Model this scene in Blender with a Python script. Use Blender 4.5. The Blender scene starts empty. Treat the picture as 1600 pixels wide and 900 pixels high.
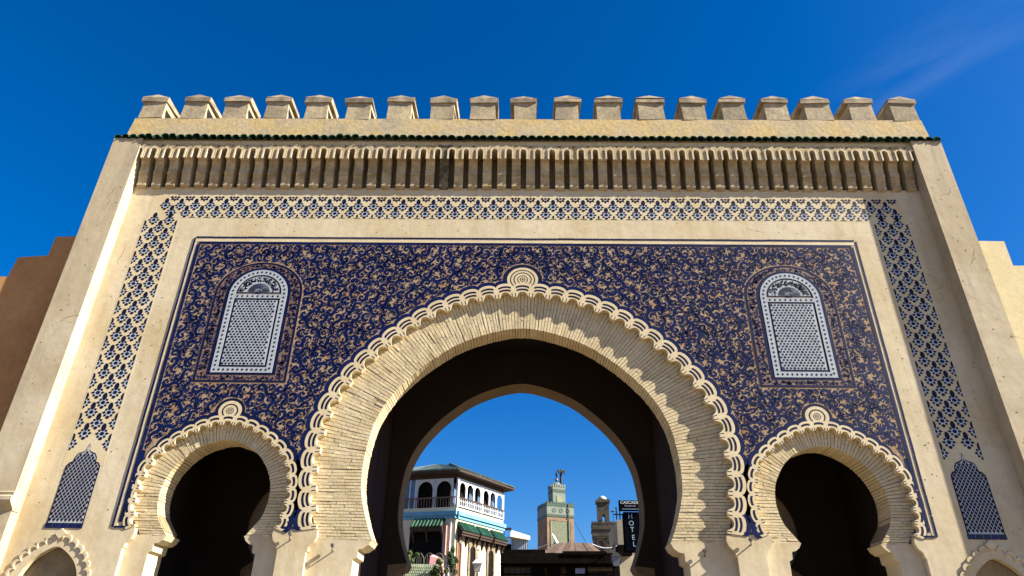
import bpy, math, random
import numpy as np
from mathutils import Vector, Matrix
from mathutils.geometry import tessellate_polygon

random.seed(7)
rng = np.random.default_rng(7)
SC = bpy.context.scene
COL = SC.collection
R = math.radians

# ------------------------------------------------------------------ camera
CAM = Vector((0.0, -10.0, 1.65))
PITCH, YAW, ROLL = R(29.185), R(-1.013), R(0.889)
_f = Vector((math.sin(YAW)*math.cos(PITCH), math.cos(YAW)*math.cos(PITCH), math.sin(PITCH)))
_r = Vector((math.cos(YAW), -math.sin(YAW), 0))
_u = _r.cross(_f)
RT = math.cos(ROLL)*_r + math.sin(ROLL)*_u
UP = -math.sin(ROLL)*_r + math.cos(ROLL)*_u
FW = _f
cd = bpy.data.cameras.new("camera")
cam = bpy.data.objects.new("camera", cd)
COL.objects.link(cam)
m = Matrix((RT, UP, -FW)).transposed().to_4x4()
m.translation = CAM
cam.matrix_world = m
cd.sensor_width = 36.0
cd.lens = 1067/1600*36.0
cd.clip_start = 0.1
cd.clip_end = 6000
SC.camera = cam

def ray(px, py):
    return (px-800)/1067*RT - (py-450)/1067*UP + FW
def at(px, py, Y):
    d = ray(px, py); t = (Y-CAM.y)/d.y
    return CAM + t*d
def ray_z(px, py, z):
    d = ray(px, py); t = (z-CAM.z)/d.z
    return CAM + t*d

# ------------------------------------------------------------------ light
SUN_TO = Vector((4.3, -1.0, 3.0)).normalized()
EXPOSURE = 1.80
SKY_STRENGTH = 0.05
w = bpy.data.worlds.new("World"); SC.world = w; w.use_nodes = True
nt = w.node_tree; nt.nodes.clear()
out = nt.nodes.new("ShaderNodeOutputWorld"); bg = nt.nodes.new("ShaderNodeBackground")
sky = nt.nodes.new("ShaderNodeTexSky"); sky.sky_type = 'NISHITA'; sky.sun_disc = False
sky.sun_elevation = math.asin(SUN_TO.z)
sky.sun_rotation = math.atan2(SUN_TO.x, SUN_TO.y)
sky.altitude = 200; sky.air_density = 1.0; sky.dust_density = 0.9; sky.ozone_density = 3.0
hs = nt.nodes.new("ShaderNodeHueSaturation"); hs.inputs['Saturation'].default_value = 1.47
nt.links.new(sky.outputs[0], hs.inputs['Color'])
tint = nt.nodes.new("ShaderNodeMix"); tint.data_type = 'RGBA'; tint.blend_type = 'MULTIPLY'; tint.inputs['Factor'].default_value = 1.0
tint.inputs[7].default_value = (0.66, 0.76, 0.96, 1)
nt.links.new(hs.outputs[0], tint.inputs[6]); 
# one faint wisp of high cirrus to the upper right
tc = nt.nodes.new("ShaderNodeTexCoord"); cdir = ray(1475, 95).normalized()
along = (ray(1530, 45)-ray(1400, 110)).normalized()
def vdot(v):
    n = nt.nodes.new("ShaderNodeVectorMath"); n.operation = 'DOT_PRODUCT'; n.inputs[1].default_value = v
    nt.links.new(tc.outputs['Generated'], n.inputs[0]); return n.outputs['Value']
def mrange(src, a, b, c=0.0, d=1.0):
    n = nt.nodes.new("ShaderNodeMapRange"); n.interpolation_type = 'SMOOTHSTEP'
    for k, v in zip(('From Min', 'From Max', 'To Min', 'To Max'), (a, b, c, d)): n.inputs[k].default_value = v
    nt.links.new(src, n.inputs['Value']); return n.outputs['Result']
def mul(a, b):
    n = nt.nodes.new("ShaderNodeMath"); n.operation = 'MULTIPLY'; nt.links.new(a, n.inputs[0])
    if isinstance(b, float): n.inputs[1].default_value = b
    else: nt.links.new(b, n.inputs[1])
    return n.outputs[0]
near = mrange(vdot(cdir), .985, .9995)
acr = along.cross(cdir).normalized()
sq = nt.nodes.new("ShaderNodeVectorMath"); sq.operation = 'MULTIPLY_ADD'
d_ = vdot(acr); cmb = nt.nodes.new("ShaderNodeCombineXYZ")
nt.links.new(mul(vdot(along), 6.0), cmb.inputs[0]); nt.links.new(mul(d_, 26.0), cmb.inputs[1])
nz = nt.nodes.new("ShaderNodeTexNoise"); nz.inputs['Scale'].default_value = 1.0; nz.inputs['Detail'].default_value = 5
nt.links.new(cmb.outputs[0], nz.inputs['Vector'])
band = mrange(d_, -.055, .0); band2 = mrange(d_, .075, .0)
wisp = mul(mul(mul(near, mrange(nz.outputs['Fac'], .38, .75)), mul(band, band2)), .065)
cm_ = nt.nodes.new("ShaderNodeMix"); cm_.data_type = 'RGBA'; nt.links.new(wisp, cm_.inputs['Factor']); nt.links.new(tint.outputs[2], cm_.inputs[6]); cm_.inputs[7].default_value = (4.2, 5.2, 6.6, 1)
nt.links.new(cm_.outputs[2], bg.inputs[0]); bg.inputs[1].default_value = SKY_STRENGTH
nt.links.new(bg.outputs[0], out.inputs[0])
sd = bpy.data.lights.new("sun", 'SUN'); sd.energy = 5.0; sd.angle = R(0.5); sd.color = (1.0, 0.93, 0.80)
sun = bpy.data.objects.new("sun", sd); COL.objects.link(sun)
sun.rotation_euler = (-SUN_TO).to_track_quat('-Z', 'Y').to_euler()
sun.location = (30, -20, 30)
SC.view_settings.view_transform = 'Standard'; SC.view_settings.look = 'None'
SC.view_settings.exposure = EXPOSURE; SC.view_settings.gamma = 1.0
SC.view_settings.use_curve_mapping = False

# ------------------------------------------------------------------ materials
def mat(name, col, col2=None, scale=1.0, rough=0.9, lo=0.4, hi=0.65, fine=0.12, fscale=25.0,
        bump=0.0, bscale=30.0, streak=None, streak_amt=0.5, rand=0.0, metal=0.0, spec=0.3,
        stretch=(1, 1, 1), col3=None, scale3=0.6):
    mt = bpy.data.materials.new(name); mt.use_nodes = True
    N = mt.node_tree.nodes; L = mt.node_tree.links
    b = N["Principled BSDF"]
    b.inputs["Roughness"].default_value = rough; b.inputs["Metallic"].default_value = metal
    b.inputs["Specular IOR Level"].default_value = spec
    g = N.new("ShaderNodeNewGeometry")
    mp = N.new("ShaderNodeVectorMath"); mp.operation = 'MULTIPLY'; mp.inputs[1].default_value = stretch
    L.new(g.outputs['Position'], mp.inputs[0])
    def noise(sc, det=6, src=None, rg=0.6):
        n = N.new("ShaderNodeTexNoise"); n.inputs['Scale'].default_value = sc
        n.inputs['Detail'].default_value = det; n.inputs['Roughness'].default_value = rg
        L.new((src or mp.outputs[0]), n.inputs['Vector']); return n.outputs['Fac']
    def ramp(fac, a, c):
        r = N.new("ShaderNodeMapRange"); r.inputs['From Min'].default_value = a; r.inputs['From Max'].default_value = c
        L.new(fac, r.inputs['Value']); return r.outputs['Result']
    def mix(fac, A, B, mode='MIX'):
        x = N.new("ShaderNodeMix"); x.data_type = 'RGBA'; x.blend_type = mode
        if isinstance(fac, float): x.inputs['Factor'].default_value = fac
        else: L.new(fac, x.inputs['Factor'])
        for s, v in ((6, A), (7, B)):
            if isinstance(v, tuple): x.inputs[s].default_value = (*v, 1)
            else: L.new(v, x.inputs[s])
        return x.outputs[2]
    c = tuple(col)
    if col2: c = mix(ramp(noise(scale), lo, hi), c, tuple(col2))
    if col3: c = mix(ramp(noise(scale3, 8, None, 0.7), 0.5, 0.75), c, tuple(col3))
    if streak:
        ms = N.new("ShaderNodeVectorMath"); ms.operation = 'MULTIPLY'; ms.inputs[1].default_value = (5, 5, 0.5)
        L.new(g.outputs['Position'], ms.inputs[0])
        s = ramp(noise(1.0, 6, ms.outputs[0]), 0.5, 0.75)
        k = N.new("ShaderNodeMath"); k.operation = 'MULTIPLY'; k.inputs[1].default_value = streak_amt; L.new(s, k.inputs[0])
        c = mix(k.outputs[0], c, tuple(streak))
    if fine:
        v = N.new("ShaderNodeMapRange"); v.inputs['To Min'].default_value = 1-fine*1.6; v.inputs['To Max'].default_value = 1+fine*1.6
        v.inputs['From Min'].default_value = 0.25; v.inputs['From Max'].default_value = 0.75
        L.new(noise(fscale, 5), v.inputs['Value'])
        cc = N.new("ShaderNodeCombineColor")
        for i in range(3): L.new(v.outputs['Result'], cc.inputs[i])
        c = mix(1.0, c, cc.outputs[0], 'MULTIPLY')
    if rand:
        oi = N.new("ShaderNodeObjectInfo")
        v = N.new("ShaderNodeMapRange"); v.inputs['To Min'].default_value = 1-rand; v.inputs['To Max'].default_value = 1+rand
        L.new(oi.outputs['Random'], v.inputs['Value'])
        cc = N.new("ShaderNodeCombineColor")
        for i in range(3): L.new(v.outputs['Result'], cc.inputs[i])
        c = mix(1.0, c, cc.outputs[0], 'MULTIPLY')
    if isinstance(c, tuple): b.inputs['Base Color'].default_value = (*c, 1)
    else: L.new(c, b.inputs['Base Color'])
    if bump:
        bn = N.new("ShaderNodeBump"); bn.inputs['Strength'].default_value = 1.0; bn.inputs['Distance'].default_value = bump
        L.new(noise(bscale, 6), bn.inputs['Height']); L.new(bn.outputs[0], b.inputs['Normal'])
    return mt

PLASTER = mat("cream_plaster", (.535, .455, .305), (.45, .36, .21), 0.75, .9, .40, .63, .06, 7, .005, 5, streak=(.38, .285, .15), streak_amt=.55, col3=(.54, .47, .35))
PIL = mat("weathered_plaster", (.43, .355, .23), (.35, .28, .17), .7, .92, .4, .62, .05, 5, .006, 4, streak=(.25, .205, .14), streak_amt=.75, col3=(.52, .45, .33), scale3=.5)
PARA = mat("ochre_parapet_plaster", (.42, .335, .20), (.46, .34, .15), 2.2, .95, .4, .6, .12, 14, .006, 14, col3=(.27, .235, .18), scale3=1.4)
MERL = mat("grey_stained_plaster", (.38, .305, .19), (.25, .205, .135), 3.0, .95, .4, .6, .16, 18, .006, 16, rand=.14, streak=(.17, .15, .115), streak_amt=.5)
CAPM = mat("merlon_cap_stone", (.34, .27, .18), (.18, .15, .105), 5.0, .95, .4, .6, .16, 20, .004, 20, rand=.12)
CORB = mat("corbel_plaster", (.43, .35, .215), (.34, .25, .12), 3.5, .9, .4, .6, .10, 15, .004, 18, rand=.07, streak=(.25, .19, .10), streak_amt=.55)
SOOT = mat("soot_run_plaster", (.20, .155, .09), (.06, .048, .03), 4, .95, .4, .6)
CORBB = mat("corbel_body_plaster", (.39, .31, .185), (.28, .205, .10), 4.5, .9, .4, .6, .12, 15, .004, 18, rand=.10, streak=(.17, .13, .07), streak_amt=.6)
RIM = mat("corbel_rim_plaster", (.52, .45, .32), (.45, .37, .24), 5.0, .9, fine=.08)
BRICK = mat("painted_cream_brick", (.52, .43, .265), (.45, .36, .205), 2.5, .9, .42, .6, .10, 22, .004, 26, rand=.09)
MORTAR = mat("mortar", (.24, .18, .10), (.17, .13, .075), 3.0, .95, fine=.1)
CREAM = mat("cream_glazed_tile", (.55, .46, .29), (.49, .39, .22), 4.0, .6, fine=.07, rand=.05)
NAVY = mat("navy_glazed_tile", (.0022, .0042, .036), (.0025, .008, .056), 3.0, .35, fine=.25, fscale=20, spec=.3, bump=.0006, bscale=25)
NAVYT = mat("navy_border_tile", (.003, .0045, .034), (.005, .009, .052), 4.0, .35, fine=.25, rand=.35, spec=.3)
INK = mat("blue_black_tile", (.0035, .004, .018), (.0045, .008, .042), 9.0, .5, fine=.2, spec=.15)
TAN = mat("chiselled_tile_ground", (.28, .20, .115), (.25, .14, .06), 5.0, .85, .46, .62, .22, 30, .002, 40, col3=(.36, .265, .16), scale3=7.0)
DKTAN = mat("surround_tile_ground", (.12, .075, .055), (.18, .11, .07), 9.0, .7, .45, .6, .3, 40)
WTILE = mat("white_blue_glaze", (.35, .375, .385), (.29, .32, .345), 5.0, .4, fine=.06)
GTILE = mat("green_glazed_tile", (.012, .055, .030), (.03, .075, .035), 5.0, .22, fine=.3, fscale=14, rand=.5, spec=.6)
DOORW = mat("dark_door_wood", (.032, .016, .013), (.020, .010, .009), 4.0, .85, spec=.08, fine=.25, fscale=12, stretch=(6, 6, .5), rand=.25, bump=.003, bscale=10)
DARKP = mat("shade_dark_plaster", (.022, .014, .009), (.015, .010, .006), 1.0, .95)  # gloom of the passage is put into this plaster colour
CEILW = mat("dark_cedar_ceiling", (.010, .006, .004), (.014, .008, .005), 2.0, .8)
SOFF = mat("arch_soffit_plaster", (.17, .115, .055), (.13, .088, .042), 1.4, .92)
BROWNW = mat("brown_earth_render", (.42, .215, .08), (.33, .165, .06), .8, .95, .4, .62, .08, 12, .006, 9)
YELLW = mat("pale_yellow_render", (.54, .46, .27), (.48, .40, .22), .9, .95, .4, .62, .05, 12, .004, 9)
GROUND = mat("pale_paving", (.215, .165, .11), (.17, .13, .09), .4, .9, fine=.12, fscale=3)
LEADG = mat("iron_hook_metal", (.10, .085, .07), (.05, .045, .04), 12, .6)
WHITEP = mat("white_painted_wood", (.58, .58, .59), (.46, .47, .49), 6, .6, fine=.05)
CREAMW = mat("restaurant_cream_wall", (.62, .55, .38), (.56, .49, .33), .8, .9, fine=.05)
BLUEP = mat("pale_blue_cornice_paint", (.10, .27, .38), (.14, .33, .44), 1.5, .7, fine=.06)
BROWNF = mat("dark_brown_timber", (.045, .023, .014), (.028, .016, .010), 5, .7, fine=.2)
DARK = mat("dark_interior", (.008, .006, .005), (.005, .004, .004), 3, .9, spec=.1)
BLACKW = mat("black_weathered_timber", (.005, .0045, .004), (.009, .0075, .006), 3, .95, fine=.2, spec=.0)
GLASS = mat("window_glass", (.05, .08, .12), (.10, .15, .22), 1.2, .08, spec=.8)
GOVER = mat("green_roof_tile", (.010, .050, .028), (.014, .065, .032), 3, .35, fine=.25, rand=.3, spec=.5)
GREYT = mat("grey_green_roof_tile", (.055, .08, .075), (.035, .055, .05), 3, .6, fine=.25, rand=.3)
SAND = mat("carved_sandstone", (.20, .165, .10), (.12, .095, .06), 2.5, .9, fine=.25, fscale=9, bump=.02, bscale=8)
SHUT = mat("red_brown_shutter", (.19, .055, .028), (.12, .035, .02), 5, .7, fine=.2)
METAL = mat("dark_painted_metal", (.02, .02, .022), None, 1, .5)
MSTONE = mat("minaret_brown_stone", (.235, .165, .105), (.15, .10, .065), .5, .95, fine=.2, fscale=2)
MGREEN = mat("minaret_pale_green_tile", (.155, .18, .15), (.12, .145, .12), .7, .6, fine=.1, fscale=3)
MDKG = mat("minaret_green_tile", (.035, .065, .045), (.05, .085, .06), 1, .5, fine=.2)
MSEB = mat("sebka_pale_tile", (.21, .235, .15), (.17, .185, .12), 1.5, .7, fine=.2, fscale=4)
MDARKI = mat("sebka_dark_inlay", (.05, .075, .045), (.08, .07, .035), 2, .7)
OLDST = mat("old_grey_stone", (.085, .070, .052), (.045, .037, .028), .8, .95, fine=.3, fscale=4, bump=.03, bscale=3)
DOME = mat("lime_washed_dome", (.42, .39, .33), (.34, .31, .26), 1, .9)
COPPER = mat("copper_ball", (.20, .09, .04), None, 1, .45, metal=.6)
SIGN = mat("sign_black_paint", (.003, .0035, .006), None, 1, .9, fine=0, spec=.0)
LETTER = mat("sign_white_letter", (.55, .57, .60), None, 1, .5, fine=0)
LETTERB = mat("sign_pale_blue_letter", (.22, .33, .39), None, 1, .5, fine=0)
ROOFB = mat("brown_corrugated_sheet", (.13, .085, .06), (.08, .055, .042), 3, .8, fine=.2, rand=.3)
AWN = mat("cream_awning_canvas", (.52, .42, .29), (.46, .37, .26), 2, .9, fine=.04)
CURT = mat("blue_striped_canvas", (.10, .15, .22), None, 1, .9)
CURT2 = mat("pale_striped_canvas", (.33, .36, .40), None, 1, .9)
REDR = mat("red_balcony_paint", (.24, .05, .06), None, 1, .6)
LEAF = mat("shrub_leaf", (.045, .09, .018), (.10, .11, .02), 6, .7, fine=.3, fscale=14)
LEAFD = mat("dark_shrub_leaf", (.02, .045, .014), (.04, .07, .018), 6, .7, fine=.3, fscale=14)
STEM = mat("woody_stem", (.07, .05, .03), None, 1, .9)
SCALET = mat("pale_green_scale_tile", (.36, .40, .26), (.28, .33, .20), 6, .5, fine=.15, rand=.15)
PINK = mat("pink_cloth", (.60, .27, .28), None, 1, .9)
LANT = mat("frosted_lantern_glass", (.55, .53, .45), None, 1, .3)
CURTAIN = mat("terrace_curtain", (.42, .24, .19), None, 1, .9)

# ------------------------------------------------------------------ mesh building
class MB:
    def __init__(s): s.v = []; s.f = []; s.m = []
    def add(s, vs, fs, mi=0):
        o = len(s.v); s.v += [tuple(p) for p in vs]
        s.f += [tuple(i+o for i in f) for f in fs]; s.m += [mi]*len(fs)
    def box(s, x0, x1, y0, y1, z0, z1, mi=0):
        v = [(x, y, z) for z in (z0, z1) for y in (y0, y1) for x in (x0, x1)]
        s.add(v, [(0, 1, 3, 2)[::-1], (4, 5, 7, 6), (0, 1, 5, 4), (2, 3, 7, 6)[::-1], (0, 2, 6, 4)[::-1], (1, 3, 7, 5)], mi)
    def hexa(s, p, mi=0):          # 8 points: bottom ring 0-3, top ring 4-7
        s.add(p, [(3, 2, 1, 0), (4, 5, 6, 7), (0, 1, 5, 4), (1, 2, 6, 5), (2, 3, 7, 6), (3, 0, 4, 7)], mi)
    def poly(s, pts, y0, y1, mi=0, back=True):   # outline in x,z pushed from y0 (front) to y1
        n = len(pts)
        a = sum(pts[i][0]*pts[(i+1) % n][1]-pts[(i+1) % n][0]*pts[i][1] for i in range(n))
        if a < 0: pts = pts[::-1]
        tr = tessellate_polygon([[Vector((p[0], p[1], 0)) for p in pts]])
        V = [(p[0], y0, p[1]) for p in pts]+[(p[0], y1, p[1]) for p in pts]
        F = []
        for t in tr:
            A, B, C = (pts[i] for i in t)
            ccw = (B[0]-A[0])*(C[1]-A[1])-(B[1]-A[1])*(C[0]-A[0]) > 0
            t = tuple(t) if ccw else tuple(t)[::-1]
            F.append(t)
            if back: F.append(tuple(i+n for i in t[::-1]))
        F += [((i+1) % n, i, i+n, (i+1) % n+n) for i in range(n)]
        s.add(V, F, mi)
    def strip(s, A, B, y0, y1, mi=0, closed=False, skirt=True):   # ribbon between polylines A and B (x,z)
        n = len(A); V = [(p[0], y0, p[1]) for p in A]+[(p[0], y0, p[1]) for p in B]
        F = [(i, i+1, n+i+1, n+i) for i in range(n-1)]
        if closed: F.append((n-1, 0, n, 2*n-1))
        s.add(V, F, mi)
        if skirt:
            for P in (A, B):
                V = [(p[0], y0, p[1]) for p in P]+[(p[0], y1, p[1]) for p in P]
                s.add(V, [(i, i+1, n+i+1, n+i) for i in range(n-1)], mi)
            if not closed:
                for i in (0, n-1):
                    s.add([(A[i][0], y0, A[i][1]), (B[i][0], y0, B[i][1]), (B[i][0], y1, B[i][1]), (A[i][0], y1, A[i][1])], [(0, 1, 2, 3)], mi)
    def tube(s, pts, r, n=6, mi=0):
        pts = [Vector(p) for p in pts]; rs = r if isinstance(r, (list, tuple)) else [r]*len(pts)
        V = []; F = []
        for i, p in enumerate(pts):
            d = (pts[min(i+1, len(pts)-1)]-pts[max(i-1, 0)]).normalized()
            a = d.cross(Vector((0, 0, 1)) if abs(d.z) < .9 else Vector((1, 0, 0))).normalized(); b = d.cross(a)
            V += [p+rs[i]*(math.cos(2*math.pi*k/n)*a+math.sin(2*math.pi*k/n)*b) for k in range(n)]
        for i in range(len(pts)-1):
            F += [(i*n+k, i*n+(k+1) % n, (i+1)*n+(k+1) % n, (i+1)*n+k) for k in range(n)]
        F += [tuple(range(n))[::-1], tuple((len(pts)-1)*n+k for k in range(n))]
        s.add(V, F, mi)
    def lathe(s, prof, c=(0, 0, 0), n=16, mi=0):
        V = [(c[0]+r*math.cos(2*math.pi*k/n), c[1]+r*math.sin(2*math.pi*k/n), c[2]+z) for r, z in prof for k in range(n)]
        F = [(i*n+k, i*n+(k+1) % n, (i+1)*n+(k+1) % n, (i+1)*n+k) for i in range(len(prof)-1) for k in range(n)]
        F += [tuple(range(n))[::-1], tuple((len(prof)-1)*n+k for k in range(n))]
        s.add(V, F, mi)
    def mesh(s, name, mats):
        me = bpy.data.meshes.new(name); me.from_pydata(s.v, [], s.f)
        mats = mats if isinstance(mats, (list, tuple)) else [mats]
        for x in mats: me.materials.append(x)
        if len(mats) > 1: me.polygons.foreach_set("material_index", s.m)
        me.update(); return me
    def build(s, name, mats, parent=None, loc=None, kind=None, fix=False):
        me = s.mesh(name, mats)
        if fix:
            import bmesh
            bm = bmesh.new(); bm.from_mesh(me); bmesh.ops.recalc_face_normals(bm, faces=bm.faces); bm.to_mesh(me); bm.free()
        return link(name, me, parent, loc, kind)
def link(name, me, parent=None, loc=None, kind=None):
    o = bpy.data.objects.new(name, me); COL.objects.link(o)
    if parent: o.parent = parent
    if loc is not None: o.location = loc
    if kind: o['kind'] = kind
    return o
def thing(name, label, cat, loc=(0, 0, 0), rz=0.0, group=None):
    o = bpy.data.objects.new(name, None); COL.objects.link(o)
    o.location = loc; o.rotation_euler = (0, 0, rz); o['label'] = label; o['category'] = cat
    o.empty_display_size = .3
    if group: o['group'] = group
    return o
def tag(o, label, cat, group=None):
    o['label'] = label; o['category'] = cat
    if group: o['group'] = group
    return o
def smooth(o):
    o.data.polygons.foreach_set("use_smooth", [True]*len(o.data.polygons)); return o

# ------------------------------------------------------------------ ground
g = MB(); g.add([(-3000, -3000, 0), (3000, -3000, 0), (3000, 3000, 0), (-3000, 3000, 0)], [(0, 1, 2, 3)])
g.build("ground", GROUND, kind='structure')

# ================================================================== THE GATE
gate = thing("city_gate", "monumental cream gate with three horseshoe arches, blue tile panel and battlements", "gate")
DA = .085                                  # depth of the front layer
MAIN_IN = [(0, 6.53), (.36, 6.48), (.72, 6.37), (1.02, 6.24), (1.29, 6.07), (1.68, 5.75), (2.02, 5.36), (2.24, 4.93), (2.33, 4.46), (2.345, 4.1), (2.315, 3.83), (2.235, 3.56), (2.15, 3.34), (2.09, 3.21)]
MAIN_SC = [(0, 7.075), (.40, 7.035), (.80, 6.95), (1.16, 6.82), (1.53, 6.62), (2.02, 6.245), (2.48, 5.765), (2.80, 5.28), (2.94, 4.85), (2.985, 4.45), (2.985, 4.14), (2.955, 3.85), (2.91, 3.6), (2.875, 3.345)]
SM_IN = [(0, 4.625), (.22, 4.58), (.43, 4.48), (.60, 4.33), (.73, 4.13), (.795, 3.93), (.80, 3.72), (.755, 3.52), (.68, 3.4), (.55, 3.23)]
SM_SC = [(0, 4.835), (.29, 4.78), (.55, 4.65), (.77, 4.49), (.93, 4.33), (1.02, 4.14), (1.07, 3.9), (1.07, 3.65), (1.02, 3.43), (.99, 3.345)]
CX = 4.46

def dense(h, n=10):                        # Catmull-Rom through a half outline, apex first
    P = [np.array(p, float) for p in h]; P = [np.array([-P[1][0]+2*P[0][0], P[1][1]])]+P+[2*P[-1]-P[-2]]
    o = []
    for i in range(1, len(P)-2):
        for k in range(n):
            t = k/n; a, b, c, d = P[i-1:i+3]
            o.append(.5*((2*b)+(-a+c)*t+(2*a-5*b+4*c-d)*t*t+(-a+3*b-3*c+d)*t**3))
    o.append(P[-2]); return [(float(p[0]), float(p[1])) for p in o]
def full(h, cx=0.0):                       # left foot -> apex -> right foot
    return [(cx-x, z) for x, z in h[::-1]]+[(cx+x, z) for x, z in h[1:]]
class Curve:
    def __init__(s, pts):
        s.p = np.array(pts); d = np.linalg.norm(np.diff(s.p, axis=0), axis=1)
        s.s = np.concatenate([[0], np.cumsum(d)]); s.L = s.s[-1]
    def __call__(s, t):
        return np.array([np.interp(t, s.s, s.p[:, 0]), np.interp(t, s.s, s.p[:, 1])])
    def nrm(s, t, e=.06):
        a, b = s(max(t-e, 0)), s(min(t+e, s.L)); d = (b-a)/np.linalg.norm(b-a)
        return np.array([-d[1], d[0]])     # outward for left->right over the top
def off(half, k):                          # offset half outline outwards by k
    c = Curve(half); o = []
    for i, (x, z) in enumerate(half):
        n = -c.nrm(c.s[i], .03)*-1
        o.append((x+n[0]*k if i else 0, z+n[1]*k))
    return o
MI, MS, SI, SS = dense(MAIN_IN), dense(MAIN_SC), dense(SM_IN, 8), dense(SM_SC, 8)

def notch_wall(x0, x1, ztop, openings, zb=0.0):   # openings: (cx, half outline ending at foot)
    P = [(x0, zb)]
    for cx, h in sorted(openings):
        P += full(h, cx)
    P += [(x1, zb), (x1, ztop), (x0, ztop)]
    return P
A_MAIN = off(MS, .12)+[(2.93, 3.33), (2.86, 3.325), (2.85, 3.24), (2.88, 3.17), (2.95, 3.10), (2.955, 3.04), (2.975, 3.03), (2.975, 0)]
A_MAIN = [p for p in A_MAIN if p[1] > 3.34 or p[0] in (2.93, 2.86, 2.85, 2.88, 2.95, 2.955, 2.975)]
A_SM = [p for p in off(SS, .08) if p[1] > 3.36]+[(1.03, 3.33), (.985, 3.325), (.975, 3.25), (1.0, 3.18), (1.06, 3.12), (1.07, 3.06), (1.085, 3.05), (1.085, 0)]
# lower blind niches at the sides
NICHE = dense([(0, 3.07), (.16, 3.0), (.32, 2.86), (.42, 2.66), (.45, 2.4)], 6)+[(.45, 0)]
wall = MB()
wall.poly(notch_wall(-7.16, 7.16, 9.31, [(0, A_MAIN), (-CX, A_SM), (CX, A_SM), (-6.46, NICHE), (6.46, NICHE)]), 0, DA)
for s in (-1, 1): wall.box(6.46*s-.5, 6.46*s+.5, .25, .32, 0, 3.2)
for s in (-1, 1):
    wall.box(6.46*s-.52, 6.46*s-.46, DA+.002, .32, 0, 3.2); wall.box(6.46*s+.46, 6.46*s+.52, DA+.002, .32, 0, 3.2); wall.box(6.46*s-.46, 6.46*s+.46, DA+.002, .25, 3.08, 3.2)
wall_o = wall.build("front_wall", PLASTER, gate)

# ---- inner layer with the brick rings
def grow(h, k): return [(x*(1+k), z+k*2.2) for x, z in h]
def inner_open(h, jamb): return [p for p in grow(h, .012) if p[1] > 3.3]+[(jamb+.12, 3.2), (jamb+.12, 0)]
iw = MB()
iw.poly(notch_wall(-7.1, 7.1, 10.3, [(0, inner_open(MI, 2.35)), (-CX, inner_open(SI, .77)), (CX, inner_open(SI, .77))]), DA+.022, .50)
iw.build("arch_backing_wall", MORTAR, gate)
pm = [(2.09, 3.225), (2.13, 3.15), (2.20, 3.10), (2.27, 3.085), (2.275, 2.98), (2.33, 2.95), (2.35, 0), (3.18, 0), (3.18, 3.225)]
ps = [(.55, 3.245), (.585, 3.18), (.64, 3.14), (.70, 3.13), (.705, 3.03), (.755, 3.0), (.77, 0), (1.19, 0), (1.19, 3.245)]
for prof, cx in ((pm, 0), (ps, -CX), (ps, CX)):
    for sg in (-1, 1):
        b = MB(); b.poly([(cx+sg*x, z) for x, z in prof], DA+.004, .52); b.build("pier", PLASTER, gate)

def brick_ring(cx, half, zc, thick, ct, blen, name):
    back = thing_part(name)
    c = Curve(full(half, cx)); n = int(round(c.L/ct)); lst = []
    def dirn(p):
        if p[1] > zc:
            d = np.array([p[0]-cx, p[1]-zc]); d[1] *= .97
        else: d = np.array([p[0]-cx, (p[1]-zc)*-.02])
        return d/np.linalg.norm(d)
    bnd = []
    for i in range(n+1):
        p = c(c.L*i/n); p = p+np.array([0, rng.normal(0, .002)]); bnd.append((p, dirn(p)))
    for i in range(n):
        (p0, d0), (p1, d1) = bnd[i], bnd[i+1]
        r = 0.0; first = True; yc = rng.normal(0, .0013)+(.0025 if rng.random() < .08 else 0)
        while r < thick-.02:
            L = blen*rng.uniform(.75, 1.2)*(rng.uniform(.45, 1.0) if first and i % 2 else 1.0)
            r1 = min(r+L, thick)
            if thick-r1 < .07: r1 = thick
            g1 = .0038; ge = .0018
            qs = []
            for (p, d, e) in ((p0, d0, 1), (p1, d1, -1)):
                for rr in ((r+(0 if first else ge)), r1-ge):
                    qs.append(p+d*rr)
            a, b2, a2, b3 = qs            # a: side0 inner, b2: side0 outer, a2: side1 inner, b3: side1 outer
            t = (a2-a); t = t/np.linalg.norm(t)
            quad = [a+t*g1, b2+t*g1, b3-t*g1, a2-t*g1]
            quad = [q+rng.normal(0, .0016, 2) for q in quad]
            y = DA+.004+yc+rng.normal(0, .0009)+(.003 if rng.random() < .06 else 0)
            tilt = rng.normal(0, .0011, 4)
            yb = .47+rng.normal(0, .004) if first else DA+.035
            V = [(q[0], yb, q[1]) for q in quad]+[(q[0], y+tl, q[1]) for q, tl in zip(quad, tilt)]
            lst.append((np.linalg.norm(quad[0]-quad[1])*np.linalg.norm(quad[0]-quad[3])/(1+.15*quad[0][1]), V))
            r = r1; first = False
    lst.sort(key=lambda q: -q[0])
    rest = MB()
    F = [(3, 2, 1, 0), (4, 5, 6, 7), (0, 1, 5, 4), (1, 2, 6, 5), (2, 3, 7, 6), (3, 0, 4, 7)]
    for k, (_, V) in enumerate(lst):
        if k < 300:
            b = MB(); b.add(V, F); b.build("brick", BRICK, back, fix=True)
        else: rest.add(V, F)
    if rest.v: rest.build("brick_courses", BRICK, back, kind='stuff', fix=True)
def thing_part(name):                      # a part that is a thin mortar bed mesh; its bricks hang below it
    b = MB(); return b, name
def ring_bed(cx, half, name):
    b = MB(); h = [p for p in half if p[1] > 3.25]
    b.strip(full(off(h, .02), cx), full(off(h, .10), cx), DA+.019, DA+.03)
    return b.build(name, MORTAR, gate)
_bed = {}
def thing_part(name): return _bed[name]
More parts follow.
